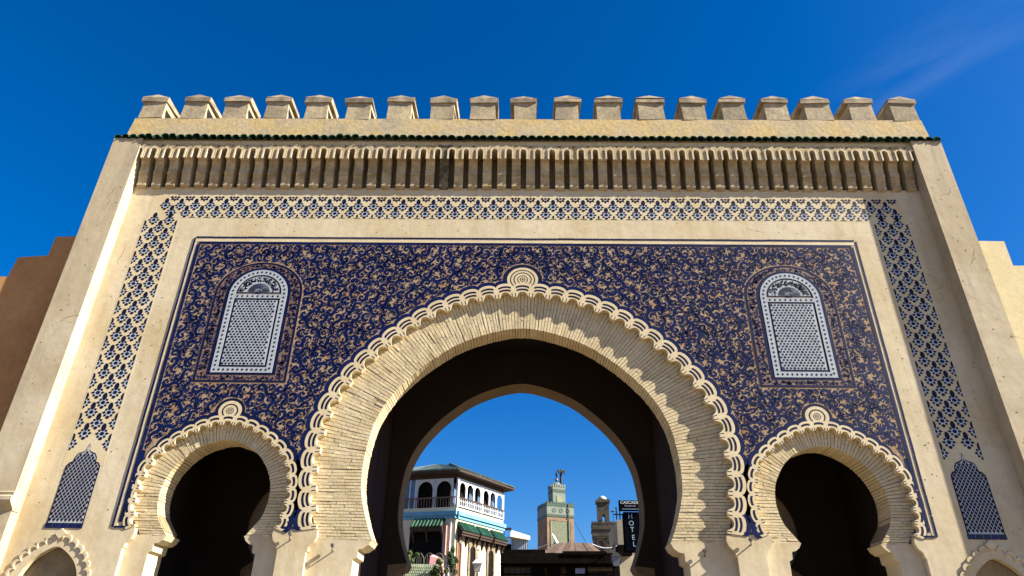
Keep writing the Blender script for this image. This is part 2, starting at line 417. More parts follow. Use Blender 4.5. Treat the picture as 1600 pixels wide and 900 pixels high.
for cx, half, zc, th, ct, bl, nm in ((0, MI, 4.15, .76, .047, .24, "main_arch_ring"), (-CX, SI, 3.80, .37, .044, .21, "side_arch_ring"), (CX, SI, 3.80, .37, .044, .21, "side_arch_ring")):
    _bed[nm] = ring_bed(cx, half, nm); brick_ring(cx, half, zc, th, ct, bl, nm)

# ---- passage behind the arches
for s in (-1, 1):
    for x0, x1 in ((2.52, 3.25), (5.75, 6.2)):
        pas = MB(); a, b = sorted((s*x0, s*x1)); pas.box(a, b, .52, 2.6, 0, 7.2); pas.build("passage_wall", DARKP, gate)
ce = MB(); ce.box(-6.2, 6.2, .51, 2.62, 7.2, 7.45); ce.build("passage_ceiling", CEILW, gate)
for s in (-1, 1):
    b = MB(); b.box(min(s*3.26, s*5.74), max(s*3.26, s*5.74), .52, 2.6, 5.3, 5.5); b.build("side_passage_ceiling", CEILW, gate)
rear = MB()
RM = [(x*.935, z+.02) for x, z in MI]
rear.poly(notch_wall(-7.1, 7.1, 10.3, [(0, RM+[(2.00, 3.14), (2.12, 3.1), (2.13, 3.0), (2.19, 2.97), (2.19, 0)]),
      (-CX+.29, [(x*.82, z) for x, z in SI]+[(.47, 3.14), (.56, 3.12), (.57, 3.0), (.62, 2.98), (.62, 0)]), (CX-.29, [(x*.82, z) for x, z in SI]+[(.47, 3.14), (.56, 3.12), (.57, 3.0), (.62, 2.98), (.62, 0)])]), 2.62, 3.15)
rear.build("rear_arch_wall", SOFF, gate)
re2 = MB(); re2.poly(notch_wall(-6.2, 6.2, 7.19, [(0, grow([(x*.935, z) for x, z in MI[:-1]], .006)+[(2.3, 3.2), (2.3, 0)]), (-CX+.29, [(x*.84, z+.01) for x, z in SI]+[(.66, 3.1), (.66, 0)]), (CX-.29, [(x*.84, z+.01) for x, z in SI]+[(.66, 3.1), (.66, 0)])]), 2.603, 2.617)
re2.build("passage_shade_sheet", DARKP, gate)  # thin dark sheet added before the rear wall, painting the passage shade
# tall door leaves folded back against the passage sides
for s in (-1, 1):
    leaf = MB(); xa = 2.44*s
    leaf.box(min(xa, xa+.06*s), max(xa, xa+.06*s), .56, 2.56, 0, 6.3)
    lo = leaf.build("door_leaf", DOORW, gate)
    y = .56
    for k in range(10):
        b = MB(); x0 = xa-.022*s
        b.box(min(x0, xa), max(x0, xa), y+.004, y+.196, .02, 6.28)
        b.build("plank", DOORW, lo); y += .2

# ---- scalloped frames
def scallops(cx, half, nl, wd, cup, cupw, slots, parent_name, border):
    c = Curve(full(half, cx)); pitch = c.L/nl
    outl = []
    parts = []
    for i in range(nl):
        mid = (i+.5)*pitch
        T = np.linspace(-1, 1, 15)
        A = []; B = []
        for t in T:
            s = mid+t*pitch/2; p = c(s); n = c.nrm(s)
            ti = abs(t)/cupw
            io = cup*math.sqrt(max(0, 1-ti*ti)) if ti < 1 else 0.0
            oo = wd*(.72+.28*math.sqrt(max(0, 1-t*t*.98)))
            A.append(p+n*io); B.append(p+n*oo)
            outl.append((p, n, wd*(.80+.20*math.sqrt(max(0, 1-t*t)))))
        b = MB(); b.strip(A, B, -.0098, DA, 0)
        for so, sw, half_t in slots:
            T2 = np.linspace(-half_t, half_t, 9); C = []; D = []
            for t in T2:
                s = mid+t*pitch/2; p = c(s); n = c.nrm(s)
                o = wd*(so-.30*(1-math.sqrt(max(0, 1-t*t))))
                C.append(p+n*o); D.append(p+n*(o+sw))
            b.strip(C, D, -.0112, -.009, 1)
        for t in (-.80, .80):              # incised lines on the teeth
            s = mid+t*pitch/2; p = c(s); n = c.nrm(s); tg = np.array([n[1], -n[0]])
            l0, l1 = p+n*.004, p+n*wd*.26
            b.strip([l0-tg*.006, l1-tg*.006], [l0+tg*.006, l1+tg*.006], -.0110, -.009, 1)
        parts.append(b)
    bb = MB()
    bb.strip([p+n*(o-.02) for p, n, o in outl], [p+n*(o+(border if abs(p[0]) < 5.2 else max(.012, border-(abs(p[0])-5.2)*.25))) for p, n, o in outl], -.0088, 0, 0)
    fr = bb.build(parent_name, NAVYT, gate)
    for b in parts: b.build("scallop", [CREAM, INK], fr, fix=True)
    return fr
scallops(0, MS, 39, .262, .095, .62, [(.44, .033, .66), (.68, .033, .72)], "main_scalloped_frame", .065)
for s in (-1, 1):
    scallops(s*CX, SS, 23, .156, .062, .60, [(.58, .032, .66)], "side_scalloped_frame", .066)

# ---- medallions
def ring(b, cx, cz, r0, r1, y0, y1, mi, n=28, sq=.9):
    an = np.linspace(0, 2*math.pi, n+1)
    b.strip([(cx+r0*math.cos(a), cz+r0*sq*math.sin(a)) for a in an], [(cx+r1*math.cos(a), cz+r1*sq*math.sin(a)) for a in an], y0, y1, mi)
def medallion(cx, cz, r, rings):
    b = MB(); ring(b, cx, cz, .001, r, -.0091, 0, 0); an = np.linspace(-.15, math.pi+.15, 20); b.strip([(cx+r*1.002*math.cos(a), cz+r*.902*math.sin(a)) for a in an], [(cx+r*1.27*math.cos(a), cz+r*1.14*math.sin(a)) for a in an], -.0084, 0, 1)
    for a, c2 in rings: ring(b, cx, cz, r*a, r*c2, -.0096, -.009, 1)
    for k in range(8):
        a = k*math.pi/4; ring(b, cx+r*.15*math.cos(a), cz+r*.14*math.sin(a), .0005, r*.048, -.0096, -.009, 1, 8)
    ring(b, cx, cz, .0005, r*.06, -.0096, -.009, 1, 8)
    b.build("medallion", [CREAM, INK], gate)
medallion(0, 7.395, .262, [(.74, .81), (.52, .59), (.29, .345)])
for s in (-1, 1): medallion(s*CX, 5.045, .18, [(.58, .70), (.26, .32)])

# ---- arabesque panel -----------------------------------------------------
PX, PZ0, PZ1 = 5.70, 3.395, 8.12
def cut(h, z): return [p for p in h if p[1] > z]
pn = MB()
pnl = notch_wall(-PX, PX, PZ1, [(0, cut(off(MS, .13), PZ0)+[(off(MS, .13)[-1][0], PZ0)]), (-CX, cut(off(SS, .09), PZ0)+[(1.07, PZ0)]), (CX, cut(off(SS, .09), PZ0)+[(1.07, PZ0)])], PZ0)
pn.poly(pnl, -.006, .0005, 0, back=False)
panel = pn.build("spandrel_tile_panel", TAN, gate)

def inpoly(px, pz, poly):
    ins = np.zeros(px.shape, bool); n = len(poly); j = n-1
    for i in range(n):
        xi, zi = poly[i]; xj, zj = poly[j]
        c = ((zi > pz) != (zj > pz)) & (px < (xj-xi)*(pz-zi)/((zj-zi) or 1e-9)+xi)
        ins ^= c; j = i
    return ins
RES = .0075
X0, Z0 = -.30, 3.10
NX, NZ = int((5.62+.60)/RES), int((8.07-3.41+.62)/RES)
GX, GZ = np.meshgrid(X0+np.arange(NX)*RES, Z0+np.arange(NZ)*RES)
occ = (GX < -.02) | (GX > 5.63) | (GZ < 3.40) | (GZ > 8.072)
occ |= inpoly(GX, GZ, full(off(MS, .262+.060))+[(5, 0), (-5, 0)][:0]+[(3.14, 3), (-3.14, 3)])
occ |= inpoly(GX, GZ, full(off(SS, .165+.05), CX)+[(CX+1.2, 3), (CX-1.2, 3)])
occ |= ((GX)**2+((GZ-7.395)/.9)**2 < .345**2) | ((GX-CX)**2+((GZ-5.045)/.9)**2 < .24**2)
WC = 4.425
def arch_outline(cx, hw, z0, zs, rise, n=18):
    return [(cx-hw, z0), (cx+hw, z0)]+[(cx+hw*math.cos(a), zs+rise*math.sin(a)) for a in np.linspace(0, math.pi, n)]
SURR = (.735, 5.515, 7.10, .60)
occ |= inpoly(GX, GZ, arch_outline(WC, SURR[0]+.015, SURR[1]-.015, SURR[2], SURR[3]+.015))
FREE0 = (~occ).sum()

def stroke(kind, L, wd, turn, n):
    s = np.linspace(0, 1, n); e = np.exp
    if kind == 'S':
        kap = np.tanh((s-.5)*9)*(1+.9*np.abs(2*s-1)**3)*turn*2
        w_ = .42+.58*np.sin(np.pi*s)**1.2
        w_ = np.maximum(w_, np.maximum(.95*e(-((s-.05)/.06)**2), .95*e(-((s-.95)/.06)**2)))
    elif kind == 'C':
        kap = turn*(.75+.8*s**3)
        w_ = .25+.75*np.sin(np.pi*np.clip(s*.85, 0, 1))**1.2; w_ = np.maximum(w_, .9*e(-((s-.95)/.07)**2))
    elif kind == 'P':
        kap = turn*(.25+1.6*s); w_ = .75+.25*s; w_ = np.maximum(w_, 1.6*e(-((s-.98)/.06)**2))
    else:
        kap = turn*np.ones(n); w_ = np.sin(np.pi*np.clip(s, .08, .92))**.7
    th = np.cumsum(kap)/n; th -= th[n//2]
    p = np.stack([np.cumsum(np.cos(th)*L/n), np.cumsum(np.sin(th)*L/n)], 1); p -= (p.max(0)+p.min(0))/2
    return p, np.stack([-np.sin(th), np.cos(th)], 1), w_*wd/2
def raster(p, hw, pads):
    ext = np.abs(p).max(0)+hw.max()+pads[-1]+RES
    nx, nz = (np.ceil(ext/RES)).astype(int)
    X, Z = np.meshgrid(np.arange(-nx, nx+1)*RES, np.arange(-nz, nz+1)*RES)
    d = np.full(X.shape, 9.0)
    for q, h in zip(p, hw): d = np.minimum(d, np.hypot(X-q[0], Z-q[1])-h)
    return [d < k for k in pads]
shapes = []                                  # [points, normals, halfwidths, x, z, size]
def pack(kind, L, wd, turn, gap, fails, K=60, nmax=99999, nseg=14, nvar=24, grow=1.0):
    base = []
    for v in range(nvar):
        jit = rng.uniform(.88, 1.12); tj = turn*rng.uniform(.88, 1.12)
        p, nn, hw = stroke(kind, L*jit, wd, tj, nseg); pf, nf, hf = stroke(kind, L*jit, wd, tj, 30)
        a = rng.uniform(0, 2*math.pi); ca, sa = math.cos(a), math.sin(a); Rm = np.array([[ca, sa], [-sa, ca]])
        fl = np.array([1, -1 if v % 2 else 1])
        p = (p*fl)@Rm; pf = (pf*fl)@Rm; nn = (nn*fl)@Rm
        base.append((p, nn, hw, raster(pf, hf, (0, gap, gap+.022))))
    cnt = 0; bad = 0
    while bad < fails and cnt < nmax:
        fz, fx = np.nonzero(roomy(wd*.42+gap)) if cnt % 40 == 0 else (fz, fx)
        if not len(fz): break
        pick = rng.integers(0, len(fz), K); VV = rng.integers(0, nvar, K); best = None
        for j, v in zip(pick, VV):
            ix, iz = fx[j], fz[j]
            if occ[iz, ix]: continue
            p, nn, hw, (m0, m1, m2) = base[v]
            h2, w2 = m1.shape[0]//2, m1.shape[1]//2
            if ix < w2 or iz < h2 or ix+w2 >= NX or iz+h2 >= NZ: continue
            sl = occ[iz-h2:iz+h2+1, ix-w2:ix+w2+1]
            if (sl & m1).any(): continue
            sc = (sl & m2).sum()/m0.sum()**.5
            if best is None or sc > best[0]: best = (sc, ix, iz, v)
        if best is None: bad += 1; continue
        bad = 0; _, ix, iz, v = best; p, nn, hw, (m0, m1, m2) = base[v]; h2, w2 = m1.shape[0]//2, m1.shape[1]//2
        occ[iz-h2:iz+h2+1, ix-w2:ix+w2+1] |= m0
        shapes.append([p, nn, hw, ix*RES, iz*RES, L*wd]); cnt += 1
    return cnt
def roomy(rad):                              # free cells with at least rad of free space round them
    k = max(0, int(rad/RES*.75)); f = ~occ
    for ax in (0, 1):
        g = f.copy()
        for d in range(1, k+1): g &= np.roll(f, d, ax) & np.roll(f, -d, ax)
        f = g
    return f
def grow_shapes(gap, steps=(1.45, 1.3, 1.15)):
    k = 0
    for sh in shapes:
        p, nn, hw, x, z, _ = sh
        t = np.linspace(0, len(p)-1, 30); pf = np.stack([np.interp(t, np.arange(len(p)), p[:, i]) for i in (0, 1)], 1)
        ix, iz = int(round(x/RES)), int(round(z/RES))
        hf0 = np.interp(t, np.arange(len(p)), hw)
        for g in steps:
            hf = hf0*g
            own, new, newg = raster(pf, np.maximum(hf, hf0), (0, 0, gap))
            h2, w2 = newg.shape[0]//2, newg.shape[1]//2
            if ix < w2 or iz < h2 or ix+w2 >= NX or iz+h2 >= NZ: continue
            d0 = raster_same(pf, hf0, w2, h2)
            sl = occ[iz-h2:iz+h2+1, ix-w2:ix+w2+1]
            if (sl & ~d0 & newg).any(): continue
            sl |= new; sh[2] = hw*g; k += 1; break
    return k
def raster_same(p, hw, nx, nz):
    X, Z = np.meshgrid(np.arange(-nx, nx+1)*RES, np.arange(-nz, nz+1)*RES)
    d = np.full(X.shape, 9.0)
    for q, h in zip(p, hw): d = np.minimum(d, np.hypot(X-q[0], Z-q[1])-h)
    return d < RES*.75
def cover(): return (occ.sum()-(NX*NZ-FREE0))/FREE0
GAP = .0075
for a_ in (('S', .50, .062, 4.2, 25, 140), ('C', .34, .060, 5.4, 25, 25), ('S', .36, .052, 4.0, 25, 190), ('C', .25, .050, 5.0, 25, 60), ('S', .24, .042, 3.8, 25, 200), ('C', .18, .038, 4.4, 25, 250)):
    pack(*a_[:4], GAP, a_[4], K=1200, nmax=a_[5])
grow_shapes(GAP, (1.35, 1.22, 1.1))
pack('C', .13, .032, 3.8, GAP, 30, K=1500); pack('P', .20, .014, 7.0, GAP*.8, 15, K=1200); pack('L', .11, .032, 1.8, GAP*.9, 30, K=1500)
pack('L', .075, .026, 1.4, GAP*.75, 30, K=1500, nseg=6); pack('L', .05, .020, .8, GAP*.7, 25, K=1500, nseg=5)
grow_shapes(GAP*.75, (1.5, 1.3, 1.15)); pack('L', .03, .016, .5, GAP*.6, 12, K=1500, nseg=4)
for sh in shapes: sh[3] += X0; sh[4] += Z0
order = sorted(range(len(shapes)), key=lambda i: -shapes[i][5])
stuff = MB()
def leafgeo(b, p, nn, hw, x, z, flip):
    f = -1 if flip else 1
    A = [((x+q[0]+n_[0]*h)*f, z+q[1]+n_[1]*h) for q, n_, h in zip(p, nn, hw)]
    B = [((x+q[0]-n_[0]*h)*f, z+q[1]-n_[1]*h) for q, n_, h in zip(p, nn, hw)]
    b.strip(A, B, -.0082, -.006, 0)
for rank, i in enumerate(order):
    p, nn, hw, x, z, _ = shapes[i]
    for flip in (False, True):
        if rank < 150:
            b = MB(); leafgeo(b, p, nn, hw, 0, 0, flip); b.build("scroll_leaf", NAVY, panel, (-x if flip else x, 0, z))
        else: leafgeo(stuff, p, nn, hw, x, z, flip)
# hair-thin tendrils lying over everything
for k in range(2600):
    x, z = rng.uniform(.1, 5.5), rng.uniform(3.5, 8.0)
    p, nn, hw = stroke('P', rng.uniform(.13, .38), .0075, rng.uniform(4, 9), 12)
    a = rng.uniform(0, 6.28); ca, sa = math.cos(a), math.sin(a); Rm = np.array([[ca, sa], [-sa, ca]]); p = p@Rm; nn = nn@Rm
    def free(q):
        jx, jz = q[0]+x, q[1]+z
        if jx < 0 or jx > 5.58 or jz < 3.43 or jz > 8.04: return False
        if inpoly(np.array([jx]), np.array([jz]), KEEP_M)[0] or inpoly(np.array([jx]), np.array([jz]), KEEP_S)[0] or inpoly(np.array([jx]), np.array([jz]), KEEP_W)[0]: return False
        return True
    if k == 0:
        KEEP_M = full(MS[::6]+[MS[-1]]); KEEP_M = full(off(MS, .33)[::6]+[(3.2, 3.3)])+[(3.2, 3), (-3.2, 3)]
        KEEP_S = full(off(SS, .22)[::5]+[(1.22, 3.3)], CX)+[(CX+1.2, 3), (CX-1.2, 3)]
        KEEP_W = arch_outline(WC, .77, 5.48, 7.1, .64)
    if not all(free(q) for q in p[::3]): continue
    for flip in (False, True): leafgeo(stuff, p, nn, hw, x, z, flip)
stuff.build("arabesque_scrolls", NAVY, panel, kind='stuff')

# ---- blue border tiles round the panel
def border_run(p0, p1, wd, seg, parent):
    p0, p1 = np.array(p0, float), np.array(p1, float); L = np.linalg.norm(p1-p0); n = max(1, round(L/seg)); hor = abs(p1[0]-p0[0]) > abs(p1[1]-p0[1])
    key = (round(L/n, 3), wd, hor)
    if key not in BT:
        l = L/n-.006; b = MB()
        if hor: b.box(-l/2, l/2, -.010, .0, -wd/2, wd/2)
        else: b.box(-wd/2, wd/2, -.010, .0, -l/2, l/2)
        BT[key] = b.mesh("border_tile", NAVYT)
    for k in range(n):
        c = p0+(p1-p0)*(k+.5)/n
        o = link("border_tile", BT[key], parent, (c[0]+rng.normal(0, .0015), 0, c[1]+rng.normal(0, .0015)))
BT = {}
bf = MB(); bf.box(-5.75, 5.75, -.004, .0005, 8.128, 8.20); 
for s in (-1, 1): bf.box(min(s*5.705, s*5.75), max(s*5.705, s*5.75), -.004, .0005, 3.34, 8.12)
bframe = bf.build("panel_border", CREAM, gate)
border_run((-5.745, 8.215), (5.745, 8.215), .028, .30, bframe)
border_run((-5.665, 8.098), (5.665, 8.098), .048, .30, bframe)
for s in (-1, 1):
    border_run((s*5.76, 3.33), (s*5.76, 8.20), .030, .28, bframe)
    border_run((s*5.665, 3.42), (s*5.665, 8.07), .055, .28, bframe)
    b = MB(); b.box(min(s*5.585, s*5.693), max(s*5.585, s*5.693), -.0074, 0, 3.40, 4.42); b.build('corner_filler', NAVY, bframe)
    border_run((s*5.57, 3.335), (s*5.74, 3.335), .028, .12, bframe)
    border_run((s*3.10, 3.345), (s*3.36, 3.345), .035, .09, bframe)
    border_run((s*3.16, 3.42), (s*3.30, 3.42), .03, .09, bframe)

# ---- blind lattice windows
def window(sx):
    cx = sx*WC
    b = MB(); b.poly(arch_outline(cx, SURR[0], SURR[1], SURR[2], SURR[3], 26), -.009, 0, 0)
    wo = b.build("blind_window", DKTAN, gate)
    # navy outline of the surround
    b = MB(); o1 = arch_outline(cx, .735, 5.515, 7.10, .60, 26); o2 = arch_outline(cx, .700, 5.545, 7.10, .57, 26)
    b.strip(o1+[o1[0]], o2+[o2[0]], -.0115, -.008, 0)
    o1 = arch_outline(cx, .545, 5.635, 7.08, .51, 26); o2 = arch_outline(cx, .49, 5.67, 7.08, .47, 26)
    b.strip(o1+[o1[0]], o2+[o2[0]], -.0115, -.008, 0)
    b.build("surround_outline", NAVYT, wo)
    # tiny scrolls of the surround
    b = MB()
    for k in range(2600):
        x, z = rng.uniform(-.69, .69), rng.uniform(5.55, 7.66)
        pt = (np.array([cx+x]), np.array([z]))
        if not inpoly(*pt, arch_outline(cx, .685, 5.555, 7.10, .555))[0] or inpoly(*pt, arch_outline(cx, .565, 5.61, 7.08, .53))[0]: continue
        p, nn, hw = stroke('C', rng.uniform(.06, .11), .020, 4.0, 6)
        a = rng.uniform(0, 6.28); ca, sa = math.cos(a), math.sin(a); Rm = np.array([[ca, sa], [-sa, ca]]); p = p@Rm; nn = nn@Rm
        b.strip([(cx+x+q[0]+n_[0]*h, z+q[1]+n_[1]*h) for q, n_, h in zip(p, nn, hw)], [(cx+x+q[0]-n_[0]*h, z+q[1]-n_[1]*h) for q, n_, h in zip(p, nn, hw)], -.011, -.009, 0, skirt=False)
    b.build("surround_scrolls", NAVY, wo, kind='stuff')
    # white frame with small dark diamonds
    b = MB(); o1 = arch_outline(cx, .488, 5.672, 7.08, .468, 30); o2 = arch_outline(cx, .385, 5.765, 7.08, .37, 30)
    b.strip(o1+[o1[0]], o2+[o2[0]], -.016, -.008, 0)
    b.box(cx-.384, cx+.384, -.016, -.008, 7.0, 7.075, 0)
    mid = Curve(arch_outline(cx, .437, 5.72, 7.08, .42, 30)+[(cx-.437, 5.72)])
    def dia(x, z, r): b.add([(x-r, -.0175, z), (x, -.0175, z-r*1.15), (x+r, -.0175, z), (x, -.0175, z+r*1.15)], [(0, 1, 2, 3)], 1)
    for k in range(66): q = mid(mid.L*k/66); dia(q[0], q[1], .021)
    for k in range(9): dia(cx-.34+.085*k, 7.037, .021)
    b.build("frame", [WTILE, INK], wo)
    # dark reveal line + lattice
    b = MB(); b.box(cx-.384, cx+.384, -.0105, -.008, 5.766, 6.998, 1); b.box(cx-.350, cx+.350, -.014, -.0085, 5.80, 6.965, 0)
    a = .058; j = 0; z = 5.825
    while z < 6.95:
        n = int(.66/a)
        for i in range(n+1):
            x = -.33+i*a+(a/2 if j % 2 else 0)
            if x > .335: continue
            star = (i+(j//2)) % 3 == 0 and j % 2 == 0
            r = .030 if star else .0195
            V = [(cx+x+(r if (q % 2 == 0 or not star) else r*.55)*math.cos(q*math.pi/6*(1 if star else 2)), -.0155, z+(r if (q % 2 == 0 or not star) else r*.55)*math.sin(q*math.pi/6*(1 if star else 2))) for q in range(12 if star else 6)]
            b.add(V, [tuple(range(len(V)))], 1)
        z += a*.80; j += 1
    b.build("lattice", [WTILE, INK], wo)
    # lunette with fan
    b = MB(); lz = 7.10
    b.poly([(cx+.375*math.cos(t), lz+.345*math.sin(t)) for t in np.linspace(0, math.pi, 24)], -.0105, -.008, 1)
    b.poly([(cx+.345*math.cos(t), lz+.015+.305*math.sin(t)) for t in np.linspace(0, math.pi, 24)], -.0135, -.0085, 0)
    for k in range(21):
        t = math.pi*(k+.5)/21; ct, st = math.cos(t), math.sin(t); pw = .0085
        b.add([(cx+.06*ct-pw*.4*st, -.0155, lz+.02+.06*st+pw*.4*ct), (cx+.06*ct+pw*.4*st, -.0155, lz+.02+.06*st-pw*.4*ct), (cx+.185*ct+pw*st, -.0155, lz+.02+.165*st-pw*ct), (cx+.185*ct-pw*st, -.0155, lz+.02+.165*st+pw*ct)], [(0, 1, 2, 3)], 1)
    for k in range(3): ring(b, cx, lz+.02, .012+.016*k, .020+.016*k, -.0155, -.0135, 1, 12)
    for k in range(150):
        t = rng.uniform(.05, math.pi-.05); rr = rng.uniform(.66, .96); x, z = .345*rr*math.cos(t), .02+.295*rr*math.sin(t)
        if z < .03: continue
        q = rng.uniform(0, 3); l, w2 = .022, .006; c3, s3 = math.cos(q), math.sin(q)
        b.add([(cx+x+l*c3*e-w2*s3*d, -.0155, lz+z+l*s3*e+w2*c3*d) for e, d in ((-1, -1), (1, -1), (1, 1), (-1, 1))], [(0, 1, 2, 3)], 1)
    b.build("lunette", [WTILE, INK], wo)
window(-1); window(1)

# ---- floral zellij bands
PALEB = mat("pale_blue_glaze", (.40, .44, .47), (.33, .37, .42), 8, .5)
def rosette_mesh(clip=0):                    # clip -1 keeps x<0, +1 keeps x>0
    b = MB()
    def piece(pts, mi=0, y=-.0032):
        if clip:
            o = []
            n = len(pts)
            for i in range(n):
                a, c = pts[i], pts[(i+1) % n]
                if a[0]*clip >= 0: o.append(a)
                if (a[0]*clip >= 0) != (c[0]*clip >= 0):
                    t = a[0]/(a[0]-c[0]); o.append((0, a[1]+t*(c[1]-a[1])))
            pts = o
        if len(pts) > 2: b.poly(pts, y, .0005, mi, back=False)
    circ = lambda cz, rx, rz, n: [(rx*math.cos(t), cz+rz*math.sin(t)) for t in np.linspace(0, 2*math.pi, n+1)[:-1]]
    piece(circ(-.035, .066, .060, 12), 1, -.002)
    piece(circ(-.035, .034, .031, 8))
    for k in (0, 1, 3, 4, 5, 7):
        t = k*math.pi/4; c, s = math.cos(t), math.sin(t)*.92
        L0, L1, wd = .045, (.108 if k in (0, 4) else .096), .024
        m_ = L0+.024
        piece([(L0*c, -.035+L0*s), (m_*c+wd*s, -.035+m_*s-wd*c), (L1*c, -.035+L1*s), (m_*c-wd*s, -.035+m_*s+wd*c)])
    piece(circ(-.112, .030, .026, 8))
    piece(circ(.064, .037, .064, 10))
    return b.mesh("tile_rosette", [INK, PALEB])
ROS = {0: rosette_mesh(0), 1: rosette_mesh(1), -1: rosette_mesh(-1)}
def band_bed(x0, x1, z0, z1):
    b = MB(); b.box(x0, x1, -.0012, .001, z0, z1); return b.build("floral_band", CREAMB, gate)
CREAMB = mat("cream_band_plaster", (.54, .46, .30), (.48, .38, .21), 1.5, .85, fine=.06)
DX, DZ = .2695, .1625
tb = band_bed(-6.74, 6.74, 8.625, 9.135)
def ros(parent, x, z, clip=0): link("tile_rosette", ROS[clip], parent, (x+rng.normal(0, .003), 0, z+rng.normal(0, .003)))
bud = MB(); bud.poly([(-.055, -.05), (.055, -.05), (.05, -.035), (-.05, -.035)], -.0025, .0005, 0, back=False)
bud.poly([(.018*math.cos(t), .0+.034*math.sin(t)) for t in np.linspace(0, 2*math.pi, 9)[:-1]], -.0025, .0005, 0, back=False); BUD = bud.mesh("tile_bud", INK)
hb = MB()
for k in (3, 4, 5, 6, 7):
    pass
half_low = MB()
half_low.poly([(.026*math.cos(t), -.0+.022*math.sin(t)) for t in np.linspace(0, 2*math.pi, 9)[:-1]], -.0025, .0005, 0, back=False)
for k in (4.0, 5, 6, 7, 8.0):
    t = k*math.pi/4; c, s = math.cos(t), math.sin(t); L0, L1, wd = .032, .10, .029
    half_low.poly([(L0*c, L0*s), ((L0+.022)*c+wd*s, (L0+.022)*s-wd*c), (L1*c, L1*s), ((L0+.022)*c-wd*s, (L0+.022)*s+wd*c)], -.0025, .0005, 0, back=False)
HLOW = half_low.mesh("tile_half_rosette", INK)
ncol = int(6.05*2/DX)
for i in range(-24, 25):
    x = i*DX
    if abs(x) < 6.66:
        ros(tb, x, 8.955-.02)
        if abs(x) < 6.12: link("tile_bud", BUD, tb, (x, 0, 8.685))
    x = (i+.5)*DX
    if abs(x) < 6.66:
        ros(tb, x, 8.955-.02-DZ)
        link("tile_half_rosette", HLOW, tb, (x, 0, 9.085))
for s in (-1, 1):
    sb = band_bed(min(s*6.15, s*6.775), max(s*6.15, s*6.775), 4.18, 8.6245)
    z = 8.935-2*DZ; k = 0
    while z > 4.33:
        if k % 2 == 0:
            for xx in (6.325, 6.595):
                if z > 4.42: ros(sb, s*xx, z)
        else:
            if z > 4.66: ros(sb, s*6.46, z)
            link("tile_rosette", ROS[1 if s > 0 else -1], sb, (s*6.172, 0, z)); link("tile_rosette", ROS[-1 if s > 0 else 1], sb, (s*6.752, 0, z))
        z -= DZ; k += 1

# ---- pointed lattice panels beneath the floral strips
def lattice_panel(s):
    cx = s*6.455
    half = [(0, 4.52), (.018, 4.47), (.02, 4.43), (.05, 4.40), (.13, 4.37), (.165, 4.31), (.17, 4.25), (.215, 4.235), (.25, 4.19), (.255, 4.12), (.262, 3.33)]
    b = MB(); b.poly(full([(x*1.0, z) for x, z in half], cx), -.004, .0005, 1)
    ins = [(x*.93, z-.018) for x, z in half]; b.poly(full(ins, cx), -.006, -.003, 0)
    pg = full([(x*.915, z-.022) for x, z in half], cx)
    j = 0; z = 3.42; px_, pz_ = .057, .040
    while z < 4.45:
        for i in range(-6, 7):
            x = cx+i*px_+(px_/2 if j % 2 else 0)
            if not inpoly(np.array([x]), np.array([z]), pg)[0]: continue
            b.add([(x-.022, -.0075, z), (x, -.0075, z-.0315), (x+.022, -.0075, z), (x, -.0075, z+.0315)], [(0, 1, 2, 3)], 1)
        z += pz_; j += 1
    o = b.build("lattice_panel", [LATT, INK], gate)
    for k in range(5):
        t = MB(); t.box(cx-.268+.1075*k, cx-.268+.1075*k+.102, -.009, 0, 3.305, 3.375); t.build("base_tile", NAVYT, o)
LATT = mat("lattice_grey_glaze", (.38, .38, .365), (.30, .31, .31), 8, .5)
lattice_panel(-1); lattice_panel(1)

# ---- small blind niches at the foot of the side strips: scallops, boss, hooks
nh = dense([(0, 3.07), (.16, 3.0), (.32, 2.86), (.42, 2.66), (.45, 2.4)], 6)
for s in (-1, 1):
    b = MB(); b.strip(full(off(nh, -.01), s*6.46), full(off(nh, .11), s*6.46), -.006, .08); fr = b.build("niche_frame", PLASTER, gate)
    c = Curve(full(off(nh, .10), s*6.46))
    for i in range(17):
        b = MB(); pitch = c.L/17; A = []; B = []; C = []
        for t in np.linspace(-1, 1, 9):
            q = (i+.5)*pitch+t*pitch/2; p = c(q); n = c.nrm(q); h = math.sqrt(max(0, 1-t*t))
            A.append(p+n*(-.02+.055*h)); B.append(p+n*(.012+.065*h)); C.append(p+n*(-.05+.045*h))
        b.strip(A, B, -.022, .01); b.strip(C, [a-np.array([0, 0]) for a in A], -.003, .01)
        b.build("niche_scallop", PLASTER, fr)
    b = MB(); cz = 3.23; r = .085
    P = [(s*6.45-r, cz), (s*6.45, cz-r*.8), (s*6.45+r, cz), (s*6.45, cz+r*.8)]
    b.poly(P, -.035, 0); b.build("diamond_boss", PLASTER, gate)
for px, py in ((455, 840), (521, 858), (1100, 866), (1171, 849)):
    yy = 0 if px in (455, 1171) else DA
    q = at(px, py, yy); b = MB()
    b.tube([(q.x, yy+.01, q.z-.03), (q.x, yy-.07, q.z-.03), (q.x, yy-.075, q.z+.02)], .010, 6); b.box(q.x-.018, q.x+.018, yy-.11, yy-.04, q.z+.02, q.z+.06)
    b.build("wall_hook", LEADG, gate)

